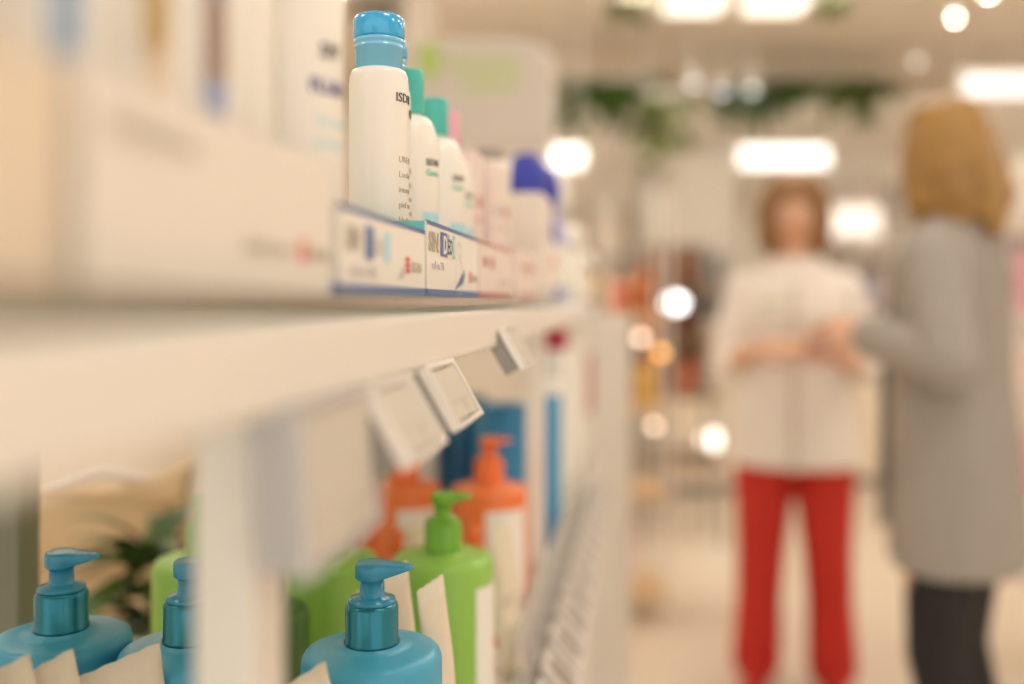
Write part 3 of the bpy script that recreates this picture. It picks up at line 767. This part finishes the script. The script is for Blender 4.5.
# copper and brown display further back (px 640-700, y 250-400)
G2 = at(676,5.4,z=0)
gondola('display_stand', G2, .42,.4,1.62,[.45,.80,1.08,1.36],TH,'stand of copper and brown goods with a dark back panel left of the pharmacist', mid_grey, mat('walnut',(.20,.12,.06),.4), mat('umber_panel',(.09,.05,.03),.5), .78, .012)
rr = random.Random(11)
for z in (.80,1.08,1.36):
    for j,px in enumerate((650,668,686)):
        mm = rr.choice([copper,brown,amber,coral,brown]); 
        std_bottle(at(px,5.35,z=z+.0003), '%s bottle on the %s level of the dark stand, %s' % ({'copper_metal':'copper','brown_carton':'dark brown','amber_glass':'amber','coral_cloth':'coral'}[mm.name], {.8:'lowest filled',1.08:'middle',1.36:'top'}[z], ('left','centre','right')[j]), .042,.22,mm,brown)
# glowing ovals standing in for reflections and blurred highlights
def glow_spot(px,py,Z,r,m,label,h=None):
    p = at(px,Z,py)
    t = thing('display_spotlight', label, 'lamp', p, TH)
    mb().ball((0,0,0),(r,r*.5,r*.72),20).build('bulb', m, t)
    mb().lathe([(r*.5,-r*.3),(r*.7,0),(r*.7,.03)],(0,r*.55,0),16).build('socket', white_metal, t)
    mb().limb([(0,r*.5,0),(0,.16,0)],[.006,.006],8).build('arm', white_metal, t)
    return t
# glossy counters at the back
def counter(name,c,w,d,h,rz,label,m,top):
    t = thing(name,label,'counter',c,rz)
    mb().rbox((-w/2,-d/2,.06),(w/2,d/2,h-.04),.02).build('cabinet', m, t)
    mb().rbox((-w/2-.02,-d/2-.02,h-.04),(w/2+.02,d/2+.02,h),.01).build('worktop', top, t)
    mb().box((-w/2+.03,-d/2+.03,0),(w/2-.03,d/2-.03,.06)).build('plinth', dark_grey, t)
    for k in range(int(w/.5)):
        mb().box((-w/2+.02+k*.5,-d/2-.006,.1),(-w/2+.50+k*.5,-d/2,h-.08)).build('door', m, t)
    return t
counter('service_counter', at(735,6.9,z=0), .95,.5,.78,TH,'low cream counter left of and behind the pharmacist', cream_lam, white_metal)
counter('service_counter', at(930,7.2,z=0), 1.9,.5,.95,TH,'long cream counter behind the woman in the taupe coat', cream_lam, white_metal)
# coral bag on the low counter
def bag(loc,label):
    t=thing('shopping_bag',label,'bag',loc,.2)
    b=mb(); b.loft([(0,0,0,.13,.09),(0,0,.02,.14,.10),(0,0,.12,.13,.085),(0,0,.21,.11,.05)],24); b.build('bag_body',coral,t)
    b=mb(); b.limb([(-.07,0,.20),(-.05,0,.29),(.05,0,.29),(.07,0,.20)],[.008]*4,8); b.build('handle',coral,t)
bag(at(716,6.80,z=.7803),'coral red bag on the low counter at the pharmacist\'s elbow')
# wall cabinet (dark grey panel) and lit boxes
def wall_panel(px0,px1,py0,py1,Z,m,label,name,cat,frame=None,d=.08):
    p = at((px0+px1)/2,Z,(py0+py1)/2); s=Z/F; w=(px1-px0)*s; h=(py1-py0)*s
    t = thing(name,label,cat,p,TH)
    mb().rbox((-w/2,-d/2,-h/2),(w/2,d/2,h/2),min(.03,h*.2),4,'y').build('face',m,t)
    fr = mb(); e=.02
    for lo,hi in (((-w/2-e,-d/2-.01,h/2),(w/2+e,d/2,h/2+e)),((-w/2-e,-d/2-.01,-h/2-e),(w/2+e,d/2,-h/2)),((-w/2-e,-d/2-.01,-h/2),(-w/2,d/2,h/2)),((w/2,-d/2-.01,-h/2),(w/2+e,d/2,h/2))): fr.box(lo,hi)
    fr.build('frame', frame or white_metal, t); return t
def floorstand(px0,px1,py0,Z,m,label,name='display_column',cat='column',d=.3):
    s=Z/F; w=(px1-px0)*s; h=EYE+(302-py0)*s
    t=thing(name,label,cat,at((px0+px1)/2,Z,z=0),TH)
    mb().rbox((-w/2,-d/2,.05),(w/2,d/2,h-.03),.01).build('column_body',m,t)
    mb().box((-w/2-.01,-d/2-.01,0),(w/2+.01,d/2+.01,.05)).build('base',mid_grey,t)
    mb().box((-w/2-.01,-d/2-.01,h-.03),(w/2+.01,d/2+.01,h)).build('top_cap',m,t)
    return t
cream_lam = mat('cream_laminate',(.74,.64,.50),.4)
pale = mat('pale_greige_paint',(.66,.60,.52),.6)
floorstand(668,728,140,7.6,pale,'pale greige column behind the pharmacist, left side')
floorstand(640,662,175,6.2,mid_grey,'slim grey column left of the pale one')
def screen():
    Z=7.3; s_=Z/F; t=thing('standing_screen','charcoal screen on a cream pedestal behind the pharmacist\'s shoulder','screen',at(707,Z,z=0),TH); w=38*s_
    mb().rbox((-w/2,-.1,0),(w/2,.1,1.14),.01).build('pedestal',cream_lam,t); mb().rbox((-w/2,-.05,1.145),(w/2,.03,1.63),.02,4,'y').build('screen_panel',mat('dark_screen',(.05,.05,.055),.3),t)
    mb().box((-.03,-.03,1.14),(.03,.02,1.146)).build('hinge',mid_grey,t)
screen()
# lit shop lamps
lampA = wall_panel(738,826,148,167,7.3,lamp_cool,'wide bright lightbox above the pharmacist\'s head','light_box','light')
wall_panel(551,582,149,167,6.0,lamp_cool,'short rounded lightbox left of the hanging greenery','light_box','light')
wall_panel(824,878,208,236,7.6,screen_glow,'soft lit sign right of the pharmacist\'s head','light_box','light')
wall_panel(960,1040,76,96,6.6,mat('pale_lightbox_face',(1,1,1),.5,emit=(.95,.96,1),es=.8),'bright lightbox at the top right behind the blonde woman','light_box','light')
# suspended rods for light boxes
def rods(pxs,Z,py,label):
    t=thing('suspension_rods',label,'rods',(0,0,0))
    for px in pxs:
        p=at(px,Z,py); mb().lathe([(.006,p.z),(.006,H)],(p.x,p.y,0),8).build('rod',white_metal,t)
rods((745,822),7.3,141,'thin rods holding the wide lightbox under the ceiling')
rods((555,580),6.0,142,'thin rods holding the short lightbox under the ceiling')
rods((965,1015),6.6,70,'thin rods holding the lightbox at the top right')
rods((832,870),7.6,206,'thin rods holding the soft lit sign')
# twin square lamp near the ceiling
def twin():
    Z=4.3; s=Z/F
    p=at(735,Z,5); t=thing('twin_ceiling_lamp','white twin lamp with two glowing squares hanging at the top of the picture','lamp',p,TH)
    w=166*s; f=mb()
    f.box((-w/2,-.16,.012),(w/2,.20,.07)); f.build('housing', white_metal, t)
    for i,(a,b_) in enumerate(((-68,-12),(12,70))):
        mb().rbox((a*s,-.11,-.006),(b_*s,.12,.012),.02,4).build('diffuser', lamp_white, t)
    for xx in (-w*.3,w*.3): mb().lathe([(.008,.07),(.008,H-p.z)],(xx,0,0),8).build('rod', white_metal, t)
twin()
pole(744,7.2,.07,2.42,H,mat('cream_paint',(.7,.6,.5),.6),'short white drop pole holding the wide lightbox under the ceiling')
# ceiling spots
def spot(px,py,Z,r,m,label):
    p=at(px,Z,py); t=thing('ceiling_spotlight',label,'spotlight',p,0)
    top=H-p.z
    mb().lathe([(r,.0),(r*1.15,.0),(r*1.15,.10),(0,.11)],n=24).build('can', white_metal, t)
    mb().lathe([(0,-.003),(r,-.003),(r,.004),(0,.004)],n=24).build('lamp_face', m, t)
    mb().lathe([(.010,.1),(.010,max(.12,top))],n=10).build('stem', white_metal, t)
lamp_spot = mat('spot_lamp_face',(1,1,1),.5,emit=(1,.95,.86),es=40)
lamp_spot2 = mat('dim_spot_lamp_face',(1,1,1),.5,emit=(1,.9,.75),es=7)
spot(955,18,5.6,.016,lamp_spot,'bright round ceiling spotlight above the blonde woman')
spot(988,-6,5.3,.016,lamp_spot,'round ceiling spotlight at the top right, cut by the frame')
spot(917,62,7.0,.022,lamp_spot2,'dimmer round spotlight left of the bright one')
lamp_spot3 = mat('cool_spot_lamp_face',(1,1,1),.5,emit=(.93,.95,1),es=5)
for px,py,lb in ((694,84,'leftmost of three pale spots in the hanging greenery'),(722,92,'middle of three pale spots in the hanging greenery'),(751,91,'rightmost of three pale spots in the hanging greenery')):
    spot(px,py,6.6,.03,lamp_spot3,lb)
# reflections and blurred highlights put in as glowing shapes, not real lamps
glow_spot(675,303,5.0,.055,mat('bright_white_bulb',(1,1,1),.4,emit=(.97,.98,1),es=5),'oval white glow put in for a reflection on the dark stand')
glow_spot(713,440,6.35,.075,mat('soft_white_bulb',(1,1,1),.4,emit=(1,.95,.85),es=3),'oval white glow put in for a reflection low at the counter base')
glow_spot(641,338,4.0,.022,mat('warm_bulb',(1,1,1),.4,emit=(1,.72,.5),es=4),'small warm glow put in for a blurred highlight on the narrow stand')
glow_spot(661,353,4.2,.022,mat('orange_bulb',(1,.6,.2),.4,emit=(1,.45,.08),es=4),'small orange glow put in for a blurred highlight right of the warm one')
glow_spot(654,426,4.2,.020,mat('warm_bulb',(1,1,1),.4,emit=(1,.72,.5),es=3),'small warm glow put in below the second wooden shelf')

# hanging greenery
def hanging(px0,px1,py0,py1,Z,label,seed,n,m,L=.26):
    s=Z/F; p=at((px0+px1)/2,Z,py0); w=(px1-px0)*s; h=(py1-py0)*s
    t=thing('hanging_plant',label,'plant',p,TH)
    b=mb(); b.rbox((-w*.45,-.06,0),(w*.45,.06,.05),.02,4,'x'); b.build('trough', mid_grey, t)
    for xx in (-w*.35,w*.35): mb().lathe([(.005,.05),(.005,H-p.z)],(xx,0,0),8).build('rod', mid_grey, t)
    b=mb(); rnd=random.Random(seed)
    for _ in range(n):
        leafy(b,(rnd.uniform(-w*.5,w*.5),rnd.uniform(-.06,.06),.03-abs(rnd.gauss(0,.5))*h*.9),3,L*.5,.036,rnd,1,.7,.5)
    b.build('foliage',m,t,flip=False)
hanging(560,660,84,128,6.4,'dark hanging greenery at the left, right of the sign board',3,90,leaf,.36)
hanging(640,690,100,165,5.9,'sparse brownish greenery below the left hanging bunch',4,30,leaf2,.3)
hanging(722,800,86,122,6.8,'hanging greenery in the middle under the twin lamp',5,80,leaf,.36)
hanging(806,888,84,122,6.9,'hanging greenery at the right beside the blonde head',6,70,leaf2,.36)
hanging(618,655,6,20,4.6,'small green tuft left of the twin lamp at the top edge',8,14,leaf2,.2)
hanging(808,845,4,14,4.6,'small green tuft right of the twin lamp at the top edge',9,14,leaf2,.2)
hanging(350,425,10,40,4.2,'dark hanging plant at the top behind the blue-capped bottle',10,12,mat('leaf_brown',(.08,.06,.035),.6),.16)

# far wall shelves with products
def wallshelf(px0,px1,Z,zs,label,h,name='wall_shelving',rz=TH):
    s=Z/F; w=(px1-px0)*s
    return gondola(name, at((px0+px1)/2,Z,z=0), w, .3, h, zs, rz, label, white_metal, white_metal, mat('pale_back_panel',(.62,.55,.46),.7))
def fill(px0,px1,Z,zs,cols,where,hh=(.16,.26),step=.13,rs=1,gname='cartons'):
    rnd=random.Random(rs); s=Z/F
    protos={}
    for z in zs:
        px=px0+8
        while px<px1-12:
            m=rnd.choice(cols); key=(m.name,rnd.randint(0,1))
            loc=at(px,Z-.03,z=z+.0003)
            lb='%s carton on the %s' % (m.name.replace('_carton','').replace('_plastic','').replace('_',' '), where)
            if key in protos: dup(protos[key],None,loc,TH-PI/2,lb,gname+', '+m.name.split('_')[0])
            else: protos[key]=carton('product_carton',loc,(.09,.10,rnd.uniform(*hh)),m,lb,None,rnd.choice([rose_print,faint_print,grey_print]),gname+', '+m.name.split('_')[0],rz=TH-PI/2)
            px+=step/s*rnd.uniform(.95,1.4)
wallshelf(562,640,8.2,[.5,.9,1.3,1.7],'white wall shelving at the far left end of the shop',2.1)
fill(562,640,8.15,[.5,.9,1.3,1.7],[card_white,card_cream,card_pink,card_tan,yellow],'far left wall shelving',rs=2,gname='cartons on the far left wall shelving')
wallshelf(845,1035,8.2,[.55,.95,1.3,1.65,2.0],'white wall shelving behind the blonde woman',2.35)
fill(845,1035,8.15,[.55,.95,1.3,1.65,2.0],[card_white,lilac,card_cream,card_pink,mid_grey],'wall shelving behind the blonde woman',rs=5,gname='cartons on the wall shelving behind the blonde woman')
# right-hand aisle shelving at the picture edge
gondola('aisle_shelving', at(1062,3.4,z=0), .30,.5,1.75,[.35,.65,.95,1.25,1.55],TH,'white shelving at the right edge with pink and white goods',white_metal,white_metal)
rd=random.Random(4)
for z,zn in ((.35,'lowest'),(.65,'second'),(.95,'third'),(1.25,'fourth'),(1.55,'top')):
    for j,px in enumerate((1020,1050,1080)):
        m=[card_pink,hdpe,card_white,pink_cap][rd.randint(0,3)]
        carton('product_carton', at(px+6,3.22,z=z+.0003), (.07,.07,.2), m, 'pale carton on the %s shelf at the right edge, %s of three' % (zn,('left','middle','right')[j]), None, red_print, None, rz=TH-PI/2)

# ------------------------------------------------------------------ people
def remesh(b, name, m, parent, voxel=.006, smooth=6, decim=None):
    o = b.build(name, m, parent)
    md = o.modifiers.new('r','REMESH'); md.mode='VOXEL'; md.voxel_size=voxel; md.use_smooth_shade=True
    sm = o.modifiers.new('s','SMOOTH'); sm.iterations=smooth; sm.factor=.5
    dg = bpy.context.evaluated_depsgraph_get(); dg.update()
    me = bpy.data.meshes.new_from_object(o.evaluated_get(dg))
    o.modifiers.clear(); old=o.data; o.data=me; bpy.data.meshes.remove(old)
    if not me.materials: me.materials.append(m)
    for p in me.polygons: p.use_smooth=True
    return o
def hand(b, wrist, d, nrm, side, curl=.5):
    """palm and five fingers; d = pointing direction, nrm = back of the hand, side = which way the thumb leaves"""
    W=Vector(wrist); d=Vector(d).normalized(); n=Vector(nrm); n=(n-d*n.dot(d)).normalized(); s=d.cross(n)*side
    P=W+d*.045
    for k in (-1.2,-.4,.4,1.2): b.limb([W+s*k*.010, W+d*.045+s*k*.017, W+d*.078+s*k*.019],[.014,.0135,.0115],10)
    for k,l in ((1.5,.068),(.5,.078),(-.5,.072),(-1.5,.056)):
        p0=W+d*.082+s*k*.0135; a=curl*.5; dd=d*math.cos(a)-n*math.sin(a); p1=p0+dd*l*.42
        a+=curl*.9; dd=d*math.cos(a)-n*math.sin(a); p2=p1+dd*l*.32
        a+=curl*.7; dd=d*math.cos(a)-n*math.sin(a); p3=p2+dd*l*.26
        b.limb([p0,p1,p2,p3],[.0085,.0082,.0076,.0062],10)
    t0=W+d*.022+s*.022; t1=t0+(d*.5+s*.75-n*.3).normalized()*.034; t2=t1+(d*.85+s*.2-n*.4).normalized()*.028; t3=t2+(d*.95-n*.3).normalized()*.018
    b.limb([t0,t1,t2,t3],[.013,.0105,.0095,.0075],10)
def person(spec, loc, rz, label):
    S=spec; t=thing('person',label,'person',loc,rz)
    k=S['k']                                   # height scale against 1.68 m
    def q(p): return (p[0]*S.get('w',1), p[1]*S.get('w',1), p[2]*k)
    hd=Vector((0,-.02,1.565*k)); tilt=Matrix.Rotation(S.get('nod',0),4,'X')
    turn=Matrix.Rotation(S.get('turn',0),4,'Z')
    piv=Vector((0,0,1.47*k))
    def h(p): return piv+turn@tilt@(Vector(p)*1.0-Vector((0,0,1.47)))
    b=mb()
    # trunk
    b.loft([(0,.0,.80*k,.10,.08),(0,.005,.85*k,.160,.105),(0,.01,.93*k,.168,.115),(0,.005,1.02*k,.145,.100),(0,0,1.10*k,.128,.092),(0,-.01,1.22*k,.148,.108),(0,0,1.31*k,.150,.092),(0,.005,1.365*k,.110,.072),(0,.005,1.405*k,.07,.06)])
    b.limb([(0,.01,1.37*k),(0,0,1.44*k),h((0,-.005,1.50))],[.062,.050,.052])
    for s in (-1,1):
        hip=(s*.088,.005,.86*k); kn=(s*S['knee'],S.get('kf',-.01),.47*k); an=(s*S['ank'],.02,.095)
        b.limb([hip,(s*.092,.0,.68*k),kn,(s*(S['knee']+S['ank'])/2,.025,.33*k),an],[.088,.075,.055,.054,.036])
        b.limb([(s*S['ank'],.045,.05),(s*(S['ank']+.005),-.05,.045),(s*(S['ank']+.012),-.14,.03)],[.032,.034,.024])
    for a in S['arms']:
        b.limb([a['sh'],Vector(a['sh']).lerp(Vector(a['el']),.5),a['el']],[.052,.044,.038])
        b.limb([a['el'],Vector(a['el']).lerp(Vector(a['wr']),.35),a['wr']],[.038,.036,.024])
        dd=Vector(a['wr'])-Vector(a['el'])
        hand(b,a['wr'],a.get('hd',dd),a['n'],a['side'],a.get('curl',.55))
    # head
    Mh=turn@tilt
    b.ball(h((0,.012,1.600)),(.074,.092,.088),24,Mh); b.ball(h((0,-.030,1.555)),(.060,.066,.085),24,Mh)
    b.limb([h((0,-.070,1.510)),h((0,-.058,1.500))],[.024,.034]); 
    b.limb([h((0,-.094,1.600)),h((0,-.108,1.565)),h((0,-.106,1.556))],[.009,.013,.012],10)
    for s in (-1,1):
        b.ball(h((s*.034,-.070,1.548)),(.026,.022,.024),12,Mh)
        b.limb([h((s*.076,.010,1.585)),h((s*.080,.018,1.560))],[.012,.009],10)
        b.limb([h((s*.014,-.092,1.606)),h((s*.046,-.080,1.606))],[.010,.008],10)
    body=remesh(b,'body',skin,t,.0052,4)
    for s in (-1,1):
        e=mb(eye_w); c=h((s*.030,-.0835,1.588)); e.ball(c,.0125,14); e.use(iris); e.ball(h((s*.030,-.0925,1.587)),.0052,10); e.build('eye',None,t)
    l=mb(); l.limb([h((-.022,-.094,1.532)),h((0,-.101,1.534)),h((.022,-.094,1.532))],[.004,.0065,.004],10); l.build('lips',lip,t)
    S['dress'](t,h,k,Mh,S); S['hair'](t,h,Mh)
    return t
# the pharmacist
def dress1(t,h,k,Mh,S):
    b=mb()
    b.loft([(0,.005,.745,.212,.150),(0,.005,.80,.208,.147),(0,.008,.93,.198,.142),(0,.004,1.06,.176,.128),(0,0,1.14,.166,.122),(0,-.012,1.24,.176,.134),(0,-.004,1.32,.168,.114),(0,.004,1.37,.128,.088),(0,.006,1.405,.10,.078),(0,.006,1.425,.066,.062)],40)
    for a in S['arms']:
        sh=Vector(a['sh']); el=Vector(a['el']); b.limb([sh,sh.lerp(el,.5),el],[.058,.058,.056]); wr=Vector(a['wr']); b.limb([el,el.lerp(wr,.22)],[.056,.052])
    remesh(b,'tunic',tunic_m,t,.007,5)
    b=mb()      # collar flaps and placket with buttons
    for s in (-1,1):
        b.limb([(s*.060,.02,1.432),(s*.058,-.045,1.420),(s*.016,-.098,1.345)],[.010,.011,.006],10)
    b.build('collar',tunic_m,t)
    b=mb(); 
    for z0,z1,y0,y1 in ((.74,.95,-.150,-.139),(.95,1.14,-.139,-.124),(1.14,1.24,-.124,-.149),(1.24,1.33,-.149,-.118)):
        b.extr([(-.014,y0+.008,z0),(.014,y0+.008,z0),(.014,y1+.008,z1),(-.014,y1+.008,z1)],(0,-.012,0))
    b.build('placket',mat('tunic_seam_cloth',(.68,.60,.52),.8),t)
    for z,y in ((.82,-.155),(.95,-.148),(1.08,-.138),(1.20,-.146)):
        mb().ball((0,y,z),(.007,.004,.007),10).build('button',hdpe,t)
    b=mb(signg); b.text('+',.045,lambda u,v,w:Vector((-.105+u,-.142-w,1.255+v)),bold=.002); b.box((-.075,-.143,1.272),(-.040,-.138,1.282)); b.build('chest_logo',None,t)
    b=mb()
    b.loft([(0,.005,.72,.150,.11),(0,.005,.82,.172,.122),(0,.008,.90,.172,.122),(0,.008,.96,.15,.11)],36)
    for s in (-1,1):
        b.limb([(s*.088,.005,.86),(s*.094,0,.70),(s*.104,-.005,.48),(s*.113,.015,.30),(s*.122,.020,.085)],[.106,.100,.080,.074,.082])
    remesh(b,'trousers',red_m,t,.007,4)
    for s in (-1,1):
        b=mb(); b.limb([(s*.122,.05,.045),(s*.126,-.05,.045),(s*.134,-.15,.034)],[.040,.043,.033]); remesh(b,'shoe',mat('red_shoe',(.45,.02,.015),.4),t,.005,4)
def hair1(t,h,Mh):
    b=mb(); b.ball(h((0,.022,1.614)),(.098,.102,.098),24,Mh)
    for s in (-1,1):
        b.limb([h((s*.050,-.035,1.672)),h((s*.080,-.030,1.62)),h((s*.088,-.012,1.54)),h((s*.080,-.010,1.46)),h((s*.072,-.005,1.44))],[.031,.034,.035,.032,.020])
        b.limb([h((s*.04,.07,1.62)),h((s*.06,.07,1.54)),h((s*.055,.06,1.44))],[.04,.042,.028])
    b.limb([h((0,.09,1.62)),h((0,.085,1.53)),h((0,.07,1.44))],[.04,.045,.03])
    remesh(b,'hair',hair_r,t,.006,4)
W1 = at(794,3.28,z=0)
arms1=[dict(sh=(-.162,.005,1.325),el=(-.222,-.01,1.07),wr=(-.095,-.205,1.130),hd=(.8,-.35,.15),n=(.1,-.5,.85),side=1,curl=.7),
       dict(sh=(.162,.005,1.325),el=(.226,-.015,1.055),wr=(.115,-.215,1.125),hd=(-.8,-.35,.2),n=(-.1,-.5,.85),side=-1,curl=.7)]
pharm = person(dict(k=1.0,knee=.098,ank=.118,arms=arms1,nod=.22,turn=.02,dress=dress1,hair=hair1), W1, -math.atan2(W1.x,W1.y), 'woman in a white tunic and red trousers looking down at a box in her hands')
# small box she reads
fv = Matrix.Rotation(-math.atan2(W1.x,W1.y),4,'Z')
o = carton('medicine_box', W1+(fv@Vector((.035,-.285,1.110))), (.05,.09,.05), mat('brick_red_carton',(.45,.16,.10),.5), 'small brick-red and white box held by the woman in red trousers', card_white, card_white, rz=-PI/2-math.atan2(W1.x,W1.y))

# the customer
def dress2(t,h,k,Mh,S):
    b=mb()
    b.loft([(0,.02,.675,.185,.142),(0,.02,.75,.187,.142),(0,.02,.85,.184,.138),(0,.018,.97,.178,.132),(0,.01,1.10,.164,.122),(0,.005,1.25,.174,.124),(0,.005,1.36,.178,.118),(0,.012,1.425,.135,.100),(0,.016,1.465,.10,.085),(0,.012,1.50,.070,.068)],44)
    for a in S['arms']:
        sh=Vector(a['sh']); el=Vector(a['el']); wr=Vector(a['wr'])
        b.limb([sh,sh.lerp(el,.5),el],[.072,.066,.062]); b.limb([el,el.lerp(wr,.5),el.lerp(wr,.93)],[.062,.056,.050])
    # soft vertical folds
    for a in (-2.5,-1.9,-1.2,-.4,.4,1.0,1.7,2.4):
        b.limb([(.152*math.cos(a),.02+.110*math.sin(a),1.0),(.172*math.cos(a),.02+.129*math.sin(a),.80),(.174*math.cos(a),.02+.132*math.sin(a),.70)],[.012,.020,.020],10)
    remesh(b,'coat',coat_m,t,.007,5)
    b=mb(); b.limb([(-.07,.03,1.50),(-.05,-.05,1.475),(-.02,-.115,1.36),(-.02,-.145,1.1),(-.02,-.150,.75)],[.016,.018,.014,.010,.010],12); b.limb([(.07,.03,1.50),(.05,-.05,1.475),(.02,-.115,1.36),(.02,-.145,1.1),(.02,-.150,.75)],[.016,.018,.014,.010,.010],12)
    b.limb([(-.07,.03,1.50),(-.04,.085,1.505),(.04,.085,1.505),(.07,.03,1.50)],[.016,.018,.018,.016],12); b.build('lapel',coat_m,t)
    b=mb()
    for s in (-1,1):
        b.limb([(s*.085,.02,.80),(s*.088,.01,.70*k),(s*S['knee'],-.005,.47*k),(s*S['ank'],.03,.32*k),(s*S['ank'],.02,.11)],[.080,.084,.066,.062,.046])
    remesh(b,'leggings',black_m,t,.007,4)
    for s in (-1,1):
        b=mb(); b.limb([(s*S['ank'],.02,.16),(s*S['ank'],.03,.06)],[.048,.044]); b.limb([(s*S['ank'],.05,.045),(s*S['ank'],-.05,.045),(s*(S['ank']+.01),-.15,.036)],[.042,.044,.034]); remesh(b,'boot',mat('black_leather',(.01,.01,.01),.4),t,.005,4)
def hair2(t,h,Mh):
    b=mb(); b.ball(h((0,.022,1.618)),(.090,.100,.102),24,Mh)
    rnd=random.Random(2)
    for i in range(13):
        a=math.radians(-28+i*(236/12)); cx,cy=math.cos(a),math.sin(a)
        w1=rnd.uniform(-.01,.012); w2=rnd.uniform(-.012,.014); ln=rnd.uniform(-.015,.02)
        b.limb([h((.055*cx,.022+.06*cy,1.67)),h(((.074)*cx,.022+(.080)*cy,1.60)),h(((.079+w1)*cx,.024+(.086+w1)*cy,1.53)),h(((.077+w2)*cx,.028+(.086+w2)*cy,1.46)),h(((.066+w1)*cx,.032+(.080+w1)*cy,1.405+ln))],[.028,.030,.030,.026,.012],12)
    b.limb([h((0,.08,1.58)),h((.01,.095,1.48)),h((.02,.115,1.41)),h((.03,.13,1.37))],[.04,.042,.034,.018],12)
    remesh(b,'hair',hair_b,t,.006,3)
W2 = at(950,2.30,z=0)
arms2=[dict(sh=(.168,.01,1.375),el=(.265,.075,1.150),wr=(.185,-.125,1.205),hd=(-.35,-.85,.2),n=(.6,-.1,.7),side=-1,curl=.6),
       dict(sh=(-.168,.01,1.375),el=(-.245,.0,1.150),wr=(-.10,-.235,1.20),hd=(.4,-.85,.15),n=(-.6,-.1,.7),side=1,curl=.6)]
person(dict(k=1.025,knee=.085,ank=.085,arms=arms2,nod=.20,turn=-.42,dress=dress2,hair=hair2), W2, math.radians(-122), 'blonde woman in a long taupe cardigan coat and black leggings, seen from behind')

# ------------------------------------------------------------------ light and camera
w = bpy.data.worlds.new('daylight'); bpy.context.scene.world = w; w.use_nodes = True
w.node_tree.nodes['Background'].inputs[0].default_value = (1,.93,.85,1)
w.node_tree.nodes['Background'].inputs[1].default_value = 1.35
cam = bpy.data.cameras.new('camera'); co = bpy.data.objects.new('camera', cam); C.objects.link(co)
co.location = (0,0,EYE); co.rotation_euler = (PI/2,0,TH)
cam.sensor_width = 36; cam.lens = 35; cam.shift_y = -40/1024; cam.clip_start = .01
cam.dof.use_dof = True; cam.dof.focus_distance = .635; cam.dof.aperture_fstop = 1.75
bpy.context.scene.camera = co
sc = bpy.context.scene
sc.view_settings.view_transform = 'Standard'; sc.view_settings.look = 'None'; sc.view_settings.gamma = 1
sc.view_settings.use_curve_mapping = False; sc.view_settings.exposure = 0.0
sc.cycles.max_bounces = 8; sc.cycles.diffuse_bounces = 5; sc.cycles.transparent_max_bounces = 12
sc.cycles.sample_clamp_indirect = 4
sc.cycles.use_denoising = True
